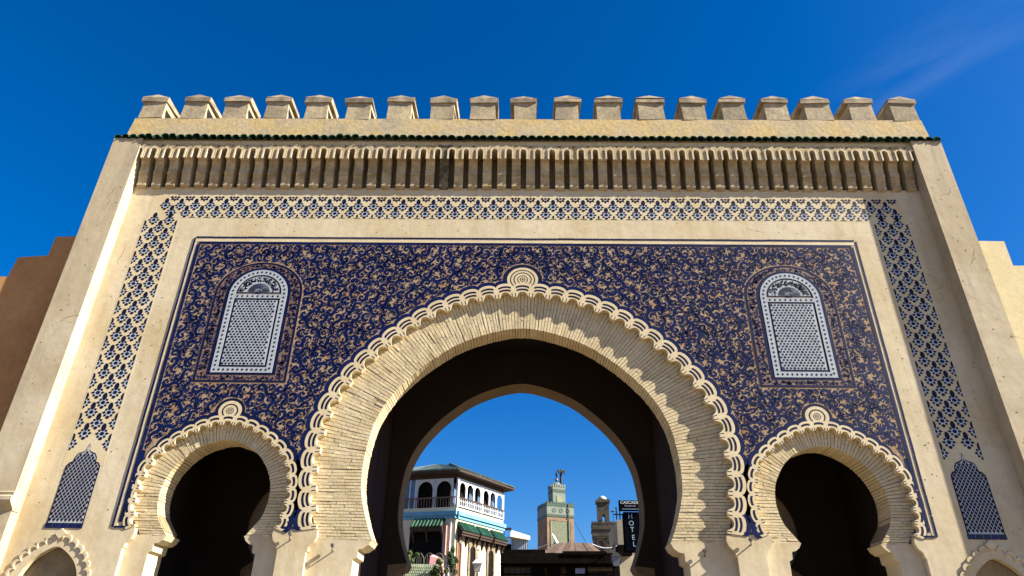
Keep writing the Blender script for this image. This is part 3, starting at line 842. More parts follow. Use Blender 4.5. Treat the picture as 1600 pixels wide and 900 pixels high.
# ---- pilasters
PD = .245
for s in (-1, 1):
    b = MB(); x0, x1 = 7.15, 7.69
    def bx(xa, xb, *a): b.box(min(s*xa, s*xb), max(s*xa, s*xb), *a)
    bx(x0, x1, -PD, 4.0, 3.62, 10.272)
    bx(x0+.001, x1, -PD*.72, 4.0, 0, 3.62)
    p = b.build("pilaster", PIL, gate)
    b = MB(); prof = [(-PD*.72-.0, 3.50), (-PD*.72-.02, 3.53), (-PD-.03, 3.60), (-PD-.05, 3.63), (-PD-.05, 3.68), (-PD-.02, 3.70), (-PD-.03, 3.74), (-PD+.01, 3.76)]
    V = []
    n = len(prof)
    for x in (x0-.012, x1+.03): V += [(s*x, y, z) for y, z in prof]+[(s*x, -.05, 3.76), (s*x, -.05, 3.5)]
    n += 2
    b.add(V, [(i, (i+1) % n, n+(i+1) % n, n+i) for i in range(n)]+[tuple(range(n)), tuple(range(n, 2*n))])
    b.build("moulding", PIL, p, fix=True)

# ---- chips and hairline cracks in the plaster
CHIP = mat("bare_plaster_chip", (.16, .12, .07), (.09, .07, .045), 20, .95)
b = MB()
def chip(x, y, z, r):
    n = rng.integers(5, 8); b.add([(x+r*rng.uniform(.6, 1.2)*math.cos(t), y, z+r*rng.uniform(.5, 1.0)*math.sin(t)) for t in np.linspace(0, 2*math.pi, n+1)[:-1]], [tuple(range(n))])
def crack(x, y, z, L, ang):
    P = [np.array((x, z))]; a = ang
    for k in range(int(L/.05)):
        a = ang+rng.normal(0, .5); P.append(P[-1]+.05*np.array((math.cos(a), math.sin(a))))
    w_ = [.0030*math.sin(math.pi*(i+.6)/(len(P)+.2)) for i in range(len(P))]
    b.strip([(p[0]-q*.7, p[1]+q) for p, q in zip(P, w_)], [(p[0]+q*.7, p[1]-q) for p, q in zip(P, w_)], y, y+.001, 0, skirt=False)
for k in range(46):
    s = rng.choice((-1, 1)); chip(s*rng.uniform(5.82, 6.12), -.0016, rng.uniform(3.5, 8.4), rng.uniform(.006, .015))
for k in range(30): chip(rng.uniform(-5.6, 5.6), -.0016, rng.uniform(8.27, 8.58), rng.uniform(.006, .014))
for k in range(40):
    s = rng.choice((-1, 1)); chip(s*rng.uniform(6.82, 7.1), -.0016, rng.uniform(3.3, 9.1), rng.uniform(.006, .014))
for k in range(70):
    s = rng.choice((-1, 1)); chip(s*rng.uniform(7.18, 7.66), -PD-.0016, rng.uniform(4.0, 10.2), rng.uniform(.006, .018))
for x, z, L, a in ((6.0, 5.2, .45, -1.2), (-5.95, 6.3, .5, 1.9), (3.9, 8.5, .4, -.2), (6.9, 7.0, .5, 1.4), (-6.95, 8.1, .6, -1.5)): crack(x, -.0016, z, L, a)
for x, z, L, a in ((7.4, 7.5, .7, 1.4), (7.3, 9.0, .5, .5), (-7.4, 8.6, .7, 1.7), (-7.5, 6.4, .5, .3), (7.5, 6.3, .5, -.4)): crack(x, -PD-.0016, z, L, a)
b.build("plaster_wear", CHIP, gate, kind='stuff', fix=False)

# ---- corbel table
NCB = 54; CP = 14.28/NCB
def corbel_mesh():
    b = MB(); hw = .080
    prof = [(-.015, 9.27), (-.045, 9.285), (-.062, 9.32), (-.06, 9.38), (-.07, 9.44), (-.092, 9.505), (-.096, 9.53), (-.112, 9.532), (-.117, 9.58), (-.112, 9.65), (-.125, 9.73), (-.152, 9.79), (-.157, 9.82)]
    n = len(prof)
    V = [(-hw, y, z) for y, z in prof]+[(hw, y, z) for y, z in prof]+[(-hw, .09, 9.27), (-hw, .09, 9.82), (hw, .09, 9.27), (hw, .09, 9.82)]
    F = [(i, n+i, n+i+1, i+1) for i in range(n-1)]
    F += [tuple(list(range(n))+[2*n+1, 2*n]), tuple((list(range(n, 2*n))+[2*n+3, 2*n+2])[::-1]), (0, 2*n, 2*n+2, n), (n-1, 2*n-1, 2*n+3, 2*n+1)]
    b.add(V, F, 2)
    # arched head: T shaped block
    h = CP/2; r = h-hw
    T = [(-hw, 9.821)]+[(-h+r*math.cos(t), 10.0+r*.95*math.sin(t)) for t in np.linspace(0, math.pi/2, 7)]+[(-h, 10.0+r*.95)]
    T = [(-hw, 9.821), (-hw, 10.0)]+[(-h+r*math.cos(t), 10.0+r*.95*math.sin(t)) for t in np.linspace(0, math.pi/2, 7)[1:]]
    outer = [(-h, 10.12)]+[(-h+h*.98*math.sin(t), 10.10+.055*math.cos(t)) for t in np.linspace(0, math.pi/2, 5)[1:]]
    L = T+[(-h+.0005, 10.165), (-h*.6, 10.16), (-h*.25, 10.135), (0, 10.10)]
    P = L+[(-x, z) for x, z in L[:-1][::-1]]
    b.poly(P, -.215, .09, 0)
    for sg in (-1, 1):                      # raised pale rims of the arch
        def rim(e0, e1, y, mi):
            A = []; B = []
            for (dz, k) in ((9.822, 0), (9.92, 0)): A.append((sg*(-hw+e0), dz)); B.append((sg*(-hw+e1), dz))
            for t in np.linspace(0, math.pi/2, 8):
                A.append((sg*(-h+(r+e0)*math.cos(t)), 10.0+(r*.95+e0)*math.sin(t))); B.append((sg*(-h+(r+e1)*math.cos(t)), 10.0+(r*.95+e1)*math.sin(t)))
            b.strip(A, B, y, -.21, mi)
        rim(0, .030, -.231, 1); rim(.038, .058, -.223, 0)
    return b.mesh("corbel", [CORB, RIM, CORBB])
import bmesh
cm = corbel_mesh(); bm = bmesh.new(); bm.from_mesh(cm); bmesh.ops.recalc_face_normals(bm, faces=bm.faces); bm.to_mesh(cm); bm.free()
for i in range(NCB):
    link("corbel", cm, gate, (-7.14+(i+.5)*CP+rng.normal(0, .002), rng.normal(0, .003), rng.normal(0, .004)))
for i, o in enumerate([o for o in gate.children if o.name.startswith("corbel")]):
    if i == 21:
        o.data = cm.copy(); o.data.materials[2] = SOOT
        if i == 21: o.data.materials[0] = SOOT
        o['label'] = "corbel darkened by a black run of soot"
fa = MB(); fa.box(-7.149, 7.149, -.185, 0.10, 10.165, 10.262); fa.build("fascia", PLASTER, gate)

# ---- eave of green tiles
def tile_mesh(w_, sgn=1):
    V = []; F = []; n = 9
    for (y, z, r) in ((.06, 10.455, .056), (-.280, 10.305, .074)):
        for th in (.0, .012):
            V += [(-(r-th)*math.cos(math.pi*k/(n-1)), y-.0*th, z+(r-th)*math.sin(math.pi*k/(n-1))*.95-.03) for k in range(n)]
    for k in range(n-1):
        F += [(k, k+1, 2*n+k+1, 2*n+k), (n+k, 3*n+k, 3*n+k+1, n+k+1), (2*n+k, 2*n+k+1, 3*n+k+1, 3*n+k)]
    b = MB(); b.add(V, F)
    # concave pan beside it
    V = []; n = 5
    for (y, z, r) in ((.06, 10.43, .055), (-.268, 10.27, .055)):
        V += [(w_/2-r*math.cos(math.pi*k/(n-1)), y, z-r*.55*math.sin(math.pi*k/(n-1))) for k in range(n)]
    b.add(V, [(k, k+1, n+k+1, n+k) for k in range(n-1)])
    return b.mesh("roof_tile", GTILE)
TP = .150; TM = tile_mesh(TP); NT = int(15.5/TP)
es = MB()
es.add([(-7.72, -.205, 10.262), (7.72, -.205, 10.262), (7.72, .1, 10.39), (-7.72, .1, 10.39), (-7.72, -.20, 10.275), (7.72, -.20, 10.275), (7.72, .1, 10.40), (-7.72, .1, 10.40)], [(0, 1, 2, 3)[::-1], (4, 5, 6, 7), (0, 1, 5, 4), (1, 2, 6, 5), (3, 0, 4, 7)])
es.build("eave_board", PIL, gate, fix=True)
for i in range(NT):
    o = link("roof_tile", TM, gate, (-7.70+(i+.5)*TP*15.4/(NT*TP), rng.normal(0, .008), rng.normal(0, .006)))
    o.rotation_euler = (0, 0, rng.normal(0, .025))

# ---- parapet and merlons
pp = MB()
pp.hexa([(-7.54, -.17, 10.40), (7.58, -.17, 10.40), (7.58, .40, 10.40), (-7.54, .40, 10.40), (-7.50, -.16, 10.85), (7.54, -.16, 10.85), (7.54, .40, 10.85), (-7.50, .40, 10.85)])
pp.build("parapet", PARA, gate)
def merlon():
    b = MB(); hw = .232
    b.hexa([(-hw, -.16, .851), (hw, -.16, .851), (hw, .30, .851), (-hw, .30, .851), (-hw+.012, -.15, 1.305), (hw-.012, -.15, 1.305), (hw-.012, .30, 1.305), (-hw+.012, .30, 1.305)])
    me = b.mesh("merlon", MERL)
    c = MB(); o = .035
    y0, y1 = -.15-o, .33; a = hw+o-.002
    c.hexa([(-a, y0, 1.275), (a, y0, 1.275), (a, y1, 1.275), (-a, y1, 1.275), (-a, y0, 1.372), (a, y0, 1.372), (a, y1, 1.372), (-a, y1, 1.372)])
    c.add([(-a, y0, 1.3722), (a, y0, 1.3722), (a, y1, 1.3722), (-a, y1, 1.3722), (0, y0+.03, 1.475), (0, y1-.14, 1.475)], [(0, 1, 4), (1, 2, 5, 4), (2, 3, 5), (3, 0, 4, 5)])
    c2 = c.mesh("merlon_cap", CAPM)
    return me, c2
for i in range(19):
    me, mc = merlon()
    for mesh_, amp in ((me, .010), (mc, .009)):
        for v in mesh_.vertices: v.co += Vector((rng.normal(0, amp), rng.normal(0, amp*.6), rng.normal(0, amp*.8)))
    o = link("merlon", me, gate, (-7.22+i*.8055+rng.normal(0, .008), 0, 10+rng.normal(0, .006)))
    o.scale = (1+rng.normal(0, .025), 1, 1)
    c = link("merlon_cap", mc, o, (rng.normal(0, .006), 0, rng.normal(0, .004)))
    c.rotation_euler = (0, rng.normal(0, .014), rng.normal(0, .012))

# roof / back of the gate so that it is a solid body
bk = MB(); bk.box(-7.15, 7.15, .50, 4.0, 7.46, 10.43); bk.build("gate_core", PIL, gate)

# ================================================================== beyond and beside the gate
# ---- flanking walls
def stepped_wall(name, m, label, pts_px, Y, depth, x_out, cat="wall"):
    P = [at(px, py, Y) for px, py in pts_px]
    pts = [(p.x, p.z) for p in P]
    pts = [(pts[0][0], 0)]+pts+[(x_out, pts[-1][1]), (x_out, 0)]
    b = MB(); b.poly(pts, Y, Y+depth); o = b.build(name, m); tag(o, label, cat); return o
stepped_wall("earth_wall", BROWNW, "shaded brown earth wall with stepped top against the left side of the gate",
             [(150, 368), (87, 370), (75, 399), (28, 402), (12, 432)], .02, .7, -14.5)
stepped_wall("pale_wall", YELLW, "pale yellow wall with stepped top against the right side of the gate",
             [(1500, 376), (1569, 377), (1583, 415)], .5, .7, 15.0)

# ---- restaurant house ------------------------------------------------
O3 = at(713, 799, 30.0); ZB = O3.z
E3 = ray_z(786, 819.5, ZB); L3 = at(615, 800, 31.0)
Oc, Ec, Lc = (Vector((p.x, p.y, 0)) for p in (O3, E3, L3))
house = thing("restaurant_house", "cream corner house with arched upper gallery, blue cornice and green tiled roof", "house", (Oc.x, Oc.y, 0))
class Face:
    def __init__(s, A, B, out_hint):
        s.A = A; s.d = (B-A).normalized(); s.L = (B-A).length
        n = Vector((s.d.y, -s.d.x, 0)); s.n = n if n.dot(out_hint) > 0 else -n
    def uz(s, px, py):
        d = ray(px, py); t = (s.A-CAM).dot(s.n)/d.dot(s.n); p = CAM+t*d
        return (p-s.A).dot(s.d), p.z
    def pt(s, u, z, n=0.0): p = s.A+u*s.d+n*s.n; return (p.x-Oc.x, p.y-Oc.y, z)
    def box(s, b, u0, u1, z0, z1, n0, n1, mi=0):
        b.hexa([s.pt(u0, z0, n1), s.pt(u1, z0, n1), s.pt(u1, z0, n0), s.pt(u0, z0, n0), s.pt(u0, z1, n1), s.pt(u1, z1, n1), s.pt(u1, z1, n0), s.pt(u0, z1, n0)], mi)
    def poly(s, b, pts, n0, n1, mi=0):
        t = MB(); t.poly(pts, -n1, -n0, 0)
        b.add([s.pt(v[0], v[2], -v[1]) for v in t.v], t.f, mi)
hint = Vector((0, -1, 0))
FR = Face(Oc, Ec, Vector((1, -1, 0))); FL = Face(Oc, Lc, hint)
def zof(px, py, F): return F.uz(px, py)[1]
z_eave = zof(714, 737, FR); z_roof_under = z_eave
z_pan_top = zof(713, 745.5, FR); z_slab = zof(713, 791.5, FR); z_bl0 = zof(713, 810, FR); z_rail = zof(713, 776, FR)
z_aw_t = zof(714, 815, FR); z_aw_b = zof(716, 831, FR)
body = MB()
wl = .3
B1, B2 = FR.L, FL.L
# solid storeys: lower floors stop below the gallery, gallery behind is a dark room
def prism(b, z0, z1, inset, mi=0):
    a = FR.pt(-.0, z0, -inset); e = FR.pt(B1, z0, -inset); l = FL.pt(B2, z0, -inset)
    bk = tuple(np.array(e)+np.array(l)-np.array(a)+np.array((0, 3.0, 0)))
    ring_ = [l, a, e, bk]
    V = [(p[0], p[1], z0) for p in ring_]+[(p[0], p[1], z1) for p in ring_]
    b.add(V, [(0, 1, 5, 4), (1, 2, 6, 5), (2, 3, 7, 6), (3, 0, 4, 7), (4, 5, 6, 7)], mi)
prism(body, 0, z_slab, 0.0)
body.build("wall", CREAMW, house, fix=True)
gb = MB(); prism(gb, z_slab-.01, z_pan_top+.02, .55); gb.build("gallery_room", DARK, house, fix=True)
fz = MB(); prism(fz, z_pan_top, z_eave, .02); fz.build("timber_frieze", BROWNF, house, fix=True)
# cornice
cb = MB()
for F in (FR, FL):
    h = ZB-z_bl0
    F.box(cb, -.18, F.L+.1, z_bl0+.002, z_bl0+h*.45, -.05, .07); F.box(cb, -.22, F.L+.12, z_bl0+h*.47, ZB+.01, -.05, .16)
cb.build("cornice", BLUEP, house)
# roof
z_r = z_eave; ov = .5
def roofpt(u, n, z, F): p = F.pt(u, z, n); return p
ca = np.array(FR.pt(-ov, z_r, ov)); ce_ = np.array(FR.pt(B1+.55, z_r, ov)); cl = np.array(FL.pt(B2+.5, z_r, ov))
cc = (np.array(FR.pt(0, 0, 0))+np.array((0, 0, 0))); 
rp = np.array(FR.pt(B1*.45, z_r+1.25, -2.4)); rq = np.array(FL.pt(B2*.62, z_r+1.25, -2.8))
rb = MB(); bkp = ce_+cl-ca+np.array((0, 3, 0))
dn = np.array((0, 0, -.10))
rb.add([ca, ce_, bkp, cl, rp, rq], [(0, 1, 4), (1, 2, 4), (0, 4, 5), (0, 5, 3), (3, 5, 2), (2, 5, 4)])
rb.add([ca+dn, ce_+dn, bkp+dn, cl+dn, ca, ce_, bkp, cl], [(0, 1, 5, 4), (3, 0, 4, 7), (3, 2, 1, 0)])
roof = rb.build("roof", BROWNF, house, fix=True)
def tile_rows(P0, P1, T0, T1, n, parent, m, name="roof_tile", r=.055, lift=.03):
    P0, P1, T0, T1 = (np.array(p, float) for p in (P0, P1, T0, T1))
    for k in range(n):
        f = (k+.5)/n; a = P0+(P1-P0)*f; c = T0+(T1-T0)*f
        b = MB(); up = np.array((0, 0, lift)); b.tube([a+up, (a+c)/2+up*1.1, c+up], [r, r*.95, r*.85], 6); b.build(name, m, parent)
tile_rows(ca, cl, ca+(rq-ca)*.98, cl+(rq-cl)*.98, 30, roof, GREYT, r=.09)
tile_rows(ca, ce_, ca+(rp-ca)*.98, ce_+(rp-ce_)*.98, 24, roof, GREYT, r=.09)
# gallery panels with arched openings
def arch_panel(F, b, u0, u1, zb, zt, hw, zs, n0, n1, mi=0):
    c = (u0+u1)/2
    P = [(u0, zb), (c-hw, zb), (c-hw, zs)]+[(c-hw*math.cos(a), zs+hw*1.05*math.sin(a)) for a in np.linspace(0, math.pi, 10)[1:-1]]+[(c+hw, zs), (c+hw, zb), (u1, zb), (u1, zt), (u0, zt)]
    F.poly(b, P, n0, n1, mi)
us = [.10, .95, 1.75, 2.55]
W = B1
ug = [0.03*W, .5*W, .53*W, .985*W]
for g0, g1 in ((ug[0], ug[1]), (ug[2], ug[3])):
    st = (g1-g0)/3
    for k in range(3):
        b = MB(); u0 = g0+st*k; ztop = z_pan_top
        arch_panel(FR, b, u0+.005, u0+st-.005, z_slab+.05, ztop, st*.40, z_slab+(ztop-z_slab)*.70, -.06, .0)
        o = b.build("window_frame", WHITEP, house)
        if k != 1:
            q = MB(); FR.box(q, u0+st*.16, u0+st*.84, z_slab+.3, z_slab+(ztop-z_slab)*.9, -.5, -.46); q.build("pane", GLASS, o)
    b = MB(); FR.box(b, g0, g1, z_rail-.05, z_rail+.02, .03, .12, 1)
    FR.box(b, g0, g1, z_slab+.03, z_slab+.09, .03, .10); FR.box(b, g0, g1, z_slab+(z_rail-z_slab)*.62, z_slab+(z_rail-z_slab)*.66, .04, .09)
    n = 12
    for k in range(n+1):
        u = g0+(g1-g0)*k/n; wdt = .028 if k % 4 else .06
        FR.box(b, u-wdt/2, u+wdt/2, z_slab+.03, z_rail-.05, .04, .09)
    b.build("balustrade", [WHITEP, BROWNF], house)
for a0, a1, n0_, n1_ in ((-.02, .10, -.06, .06), (W*.50, W*.53, -.05, .03), (W*.985, W+.02, -.05, .03)):
    b = MB(); FR.box(b, a0, a1, z_slab, z_pan_top, n0_, n1_); b.build("corner_post", WHITEP, house)
# left face gallery
uL = lambda px: FL.uz(px, 770)[0]
posts = [uL(708), uL(679), uL(650), uL(640), uL(630)]
for k, (a, c) in enumerate(((posts[0], posts[1]), (posts[1], posts[2]))):
    u0, u1 = min(a, c), max(a, c); b = MB(); st = u1-u0
    arch_panel(FL, b, u0+.01, u1-.01, z_slab, z_pan_top, st*.40, z_slab+(z_pan_top-z_slab)*.62, -.05, .02); o = b.build("window_frame", mat("grey_gallery_paint%d" % k, (.42, .44, .46), None, 1, .6), house)
b = MB(); FL.box(b, posts[2], min(posts[2]+4, FL.L-.1), z_slab, z_pan_top, -.06, -.02); o = b.build("pane", GLASS, house)
b = MB()
for k in range(5): FL.box(b, posts[2]+.35*k, posts[2]+.35*k+.06, z_slab, z_pan_top, -.02, .03)
b.build("mullion", WHITEP, house, kind='stuff')
b = MB(); FL.box(b, .02, posts[2]+2, z_rail-.03, z_rail+.02, .05, .10)
for k in range(22): FL.box(b, .1+k*.17, .1+k*.17+.03, z_slab+.02, z_rail-.03, .06, .09)
b.build("railing", mat("rusty_rail", (.16, .10, .07), None, 1, .7), house)
gl = MB(); FL.box(gl, .3, posts[2]-.1, z_slab+.1, z_rail+.1, -.54, -.50); gl.build("far_pane", mat("bright_far_pane", (.30, .42, .55), None, 1, .4), house)
b = MB()
for u in (.55*posts[1], posts[1]+.5): FL.box(b, u, u+.5, z_slab+(z_pan_top-z_slab)*.70, z_slab+(z_pan_top-z_slab)*.73, -.50, -.45)
b.build("gallery_lamp", mat("green_lamp_shade", (.02, .25, .15), None, 1, .4), house, kind='stuff')
# awnings
def awning(F, u0, u1, zt, zb, out_, n, parent):
    b = MB()
    b.hexa([F.pt(u0, zb-.10, out_), F.pt(u1, zb-.10, out_), F.pt(u1, zt-.10, 0), F.pt(u0, zt-.10, 0), F.pt(u0, zb-.02, out_), F.pt(u1, zb-.02, out_), F.pt(u1, zt-.02, 0), F.pt(u0, zt-.02, 0)])
    F.box(b, u0+.02, u1-.02, zb-.22, zb-.10, out_-.14, out_-.06)
    for u in (u0+.05, (u0+u1)/2, u1-.15): b.add([F.pt(u, zt-.15, 0), F.pt(u+.1, zt-.15, 0), F.pt(u+.1, zb-.75, 0), F.pt(u, zb-.75, 0), F.pt(u, zb-.15, out_-.1), F.pt(u+.1, zb-.15, out_-.1)], [(0, 1, 5, 4), (3, 4, 5, 2), (0, 4, 3), (1, 2, 5)])
    o = b.build("awning", BROWNF, parent, fix=True)
    tile_rows(F.pt(u0+.02, zb, out_+.03), F.pt(u1-.02, zb, out_+.03), F.pt(u0+.02, zt, .01), F.pt(u1-.02, zt, .01), n, o, GOVER, "awning_tile", (u1-u0)/n*.42, .02)
ua = [.03*W, .37*W, .40*W, .66*W, .70*W, .985*W]
awning(FR, ua[0], ua[1], z_aw_t, z_aw_b, .42, 9, house); awning(FR, ua[2], ua[3], z_aw_t, z_aw_b, .42, 8, house); awning(FR, ua[4], ua[5], z_aw_t, z_aw_b, .42, 8, house)
u0, u1 = FL.uz(696, 818)[0], FL.uz(646, 818)[0]
zt2, zb2 = zof(670, 811, FL), zof(670, 822, FL)
awning(FL, u0, u1, zt2, zb2-.15, .5, 9, house)
# lower arched windows with carved stone surrounds
for px0, px1, pyt, m in ((713.5, 721.5, 835.5, SHUT), (732, 745, 837.5, DARK), (760.5, 772.5, 842.5, DARK)):
    a, zt = FR.uz(px0, pyt); c, _ = FR.uz(px1, pyt); mid = (a+c)/2; hw = (c-a)/2
    zt = zof(715, 835, FR)-.1; zb = zt-5.0
    b = MB(); arch_panel(FR, b, a, c, zb, zt, hw*.62, zt-.35-hw*.65, .0, .07); o = b.build("window_surround", SAND, house)
    q = MB(); P = [(mid-hw*.62, zb), (mid+hw*.62, zb), (mid+hw*.62, zt-.35-hw*.65)]+[(mid+hw*.62*math.cos(t), zt-.35-hw*.65+hw*.62*1.05*math.sin(t)) for t in np.linspace(0, math.pi, 8)]
    FR.poly(q, P, -.02, .012, 0); q.build("shutter", m, o)
    if m is DARK:
        q = MB(); FR.box(q, mid-hw*1.15, mid+hw*1.15, zt-5.0, zt-3.25, .072, .5); q.build("window_box", BLACKW, o)
# terrace opening on the left face
b = MB(); uu0, uu1 = FL.uz(694, 840)[0], FL.uz(640, 840)[0]
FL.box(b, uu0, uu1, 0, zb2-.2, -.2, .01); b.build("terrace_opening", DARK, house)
b = MB(); FL.box(b, FL.uz(699, 840)[0], FL.uz(694, 840)[0], zof(697, 868, FL), zof(697, 822, FL), .01, .25); b.build("curtain", CURTAIN, house)
b = MB(); p0 = FL.pt(.25, z_aw_b-.4, .05); b.tube([FL.pt(.25, z_aw_t+.2, .06), FL.pt(.28, z_aw_b-2.2, .06), FL.pt(-.0, z_aw_b-4.5, .06)], .04, 5); b.build("drain_pipe", WHITEP, house)

# ---- terrace planter wall, plants, chairs
pw0, pw1 = at(633, 881, 25), at(684, 879, 25)
b = MB(); b.box(pw0.x, pw1.x, 25, 25.6, 0, pw0.z); pl = b.build("planter_wall", SCALET); tag(pl, "low terrace wall faced with pale green scale tiles below the restaurant", "wall")
nr = 11; nc = 15; sw = (pw1.x-pw0.x)/nc
sc_ = MB(); sc_.add([(sw*.47*math.cos(t), -.02-.015*(math.sin(t)+1), .085*math.sin(t)-.0) for t in np.linspace(math.pi, 2*math.pi, 7)]+[(sw*.47, -.006, .10), (-sw*.47, -.006, .10)], [tuple(range(9))]); SCM = sc_.mesh("scale_tile", SCALET)
for j in range(nr):
    for i in range(nc):
        x = pw0.x+(i+.5)*sw+(sw/2 if j % 2 else 0)
        if x+sw/2 > pw1.x: continue
        link("scale_tile", SCM, pl, (x, 25.0-.003*j, pw0.z-.12-j*.125))
def shrub(px, py, hpx, wpx, Y, label, m=LEAF, n=1000, group="terrace shrubs"):
    base = at(px, py, Y); k = (Y+10)/1067*1.12; h, wd = hpx*k, wpx*k
    t = thing("shrub", label, "shrub", (base.x, Y, max(0, base.z-.2)), group=group)
    b = MB(); 
    for q in range(5): b.tube([(0, 0, 0), (rng.normal(0, wd*.12), rng.normal(0, wd*.1), h*.5), (rng.normal(0, wd*.25), rng.normal(0, wd*.2), h*.85)], [.035, .025, .01], 5)
    b.build("stem", STEM, t)
    b = MB(); cl = [(rng.normal(0, wd*.24), rng.normal(0, wd*.2), h*rng.uniform(.3, .95), wd*rng.uniform(.12, .24)) for _ in range(9)]
    for q in range(n):
        cx, cy, cz, r = cl[q % 9]; d = rng.normal(0, 1, 3); d /= np.linalg.norm(d); p = np.array((cx, cy, cz))+d*r*rng.uniform(.3, 1)
        u = rng.normal(0, 1, 3); u /= np.linalg.norm(u); v = np.cross(u, d); s = rng.uniform(.06, .12)
        b.add([p-u*s, p+v*s*.45, p+u*s*1.1, p-v*s*.45], [(0, 1, 2, 3)])
    b.build("foliage", m, t, kind='stuff')
shrub(630, 893, 24, 22, 24.4, "bushy green shrub left of the scale tiled terrace wall")
shrub(640, 876, 16, 16, 26.2, "yellow green plant behind the left end of the terrace wall", LEAF, 500)
shrub(690, 905, 34, 20, 24.6, "tall feathery green shrub at the right end of the terrace wall")
shrub(708, 905, 32, 18, 24.8, "darker green shrub beside the corner of the restaurant", LEAFD)
shrub(703, 882, 26, 12, 27.5, "dark leafy plant against the restaurant corner", LEAFD, 600)
for px, lab in ((655, "leftmost arched metal chair back on the terrace"), (671, "middle arched metal chair back on the terrace"), (686, "rightmost arched metal chair back, partly behind pink cloth")):
    q = at(px, 868, 27); t = thing("chair", lab, "chair", (q.x, 27, q.z-.95), group="arched terrace chairs")
    b = MB(); A = [(.24*-math.cos(a), 0, .72+.34*math.sin(a)) for a in np.linspace(0, math.pi, 9)]
    b.tube([(-.24, 0, .45)]+A+[(.24, 0, .45)], .022, 5)
    for x in (-.1, 0, .1): b.tube([(x, 0, .45), (x, 0, 1.0)], .010, 4)
    b.build("backrest", LEADG, t); b = MB(); b.box(-.24, .24, -.45, 0, .42, .46); b.build("seat", LEADG, t)
    for x in (-.21, .21):
        for y in (-.42, -.03): b = MB(); b.tube([(x, y, 0), (x, y, .43)], .018, 5); b.build("leg", LEADG, t)
    f = MB(); 
f0 = at(671, 874, 27)
tr = MB(); tr.box(at(630, 874, 27).x, at(708, 874, 27).x, 26.0, 30, f0.z-1.4, f0.z-1.2); tag(tr.build("terrace_floor", BLACKW), "raised dark terrace deck carrying the chairs in front of the restaurant", "terrace")
q = at(684, 873, 26.6); b = MB(); b.hexa([(q.x-.40, 26.3, q.z-1.0), (q.x+.40, 26.3, q.z-1.0), (q.x+.40, 26.9, q.z-1.0), (q.x-.40, 26.9, q.z-1.0), (q.x-.36, 26.4, q.z+.1), (q.x+.20, 26.4, q.z-.02), (q.x+.25, 26.8, q.z+.0), (q.x-.25, 26.8, q.z+.22)])
tag(b.build("table_cloth", PINK), "pink cloth hanging over a terrace table between the chairs", "tablecloth")

# ---- street lamp in front of the restaurant
q = at(746, 889, 22); t = thing("street_lamp", "street lamp with pale four sided lantern in front of the restaurant", "street lamp", (q.x, 22, 0))
b = MB(); b.tube([(0, 0, 0), (0, 0, q.z-.15)], [.06, .04], 8); b.build("pole", METAL, t)
def lantern(t, z, s=1.0, m=LANT):
    b = MB(); b.hexa([(-.10*s, -.10*s, z-.16*s), (.10*s, -.10*s, z-.16*s), (.10*s, .10*s, z-.16*s), (-.10*s, .10*s, z-.16*s), (-.17*s, -.17*s, z+.14*s), (.17*s, -.17*s, z+.14*s), (.17*s, .17*s, z+.14*s), (-.17*s, .17*s, z+.14*s)]); b.build("lantern_glass", m, t)
    b = MB(); b.add([(-.20*s, -.20*s, z+.145*s), (.20*s, -.20*s, z+.145*s), (.20*s, .20*s, z+.145*s), (-.20*s, .20*s, z+.145*s), (-.07*s, -.07*s, z+.30*s), (.07*s, -.07*s, z+.30*s), (.07*s, .07*s, z+.30*s), (-.07*s, .07*s, z+.30*s)], [(0, 1, 5, 4), (1, 2, 6, 5), (2, 3, 7, 6), (3, 0, 4, 7), (4, 5, 6, 7), (3, 2, 1, 0)]); b.build("lantern_cap", m if m is LANT else METAL, t)
    b = MB(); b.tube([(0, 0, z+.30*s), (0, 0, z+.62*s)], .02*s, 5); b.lathe([(0.001, 0), (.05*s, .05*s), (.001, .1*s)], (0, 0, z+.60*s), 8); b.build("finial", METAL, t)
lantern(t, q.z+.05, 1.12)

# ---- balcony with rolled awning beyond the restaurant
a, c = at(798, 845, 48), at(828, 845, 48)
t = thing("balcony_awning", "cream canvas awning with striped side curtain on the balcony right of the restaurant", "awning", (a.x, 48, 0))
zt, zm, zb = at(800, 830, 48).z, at(800, 842.5, 48).z, at(800, 862, 48).z; Wd = c.x-a.x
b = MB(); b.hexa([(0, -1.3, zm), (Wd, -1.3, zm-.25), (Wd, 0, zm), (0, 0, zm), (0, -.6, zt), (Wd, -.6, zt-.45), (Wd, .2, zt-.45), (0, .2, zt)]); b.build("canvas", AWN, t)
for k in range(16):
    b = MB(); x = .05+Wd*.86*k/16; b.box(x, x+Wd*.86/16*.96, -.5+.03*(k % 2), -.45+.03*(k % 2), zb, zm-.02); b.build("curtain_strip", CURT if k % 2 else CURT2, t)
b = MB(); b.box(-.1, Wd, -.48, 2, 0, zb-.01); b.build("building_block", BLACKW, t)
a2 = at(787, 845, 47); zr0, zr1 = at(792, 850, 47).z, at(792, 839, 47).z
t = thing("balcony", "small balcony with red railing between restaurant and cream awning", "balcony", (a2.x, 47, 0))
b = MB(); b.box(0, .6, 0, 1.2, 0, zr0); b.build("floor_block", BLACKW, t)
b = MB(); b.box(0, .60, 0, .05, zr1-.05, zr1)
for k in range(9): b.box(.07*k, .07*k+.03, 0, .04, zr0, zr1-.05)
b.build("railing", REDR, t)
b = MB(); b.box(0, .6, .2, .3, zr1+.55, zr1+.75); b.box(0, .05, .2, .3, zr1, zr1+.6); b.box(.55, .6, .2, .3, zr1, zr1+.6); b.build("frame", METAL, t)

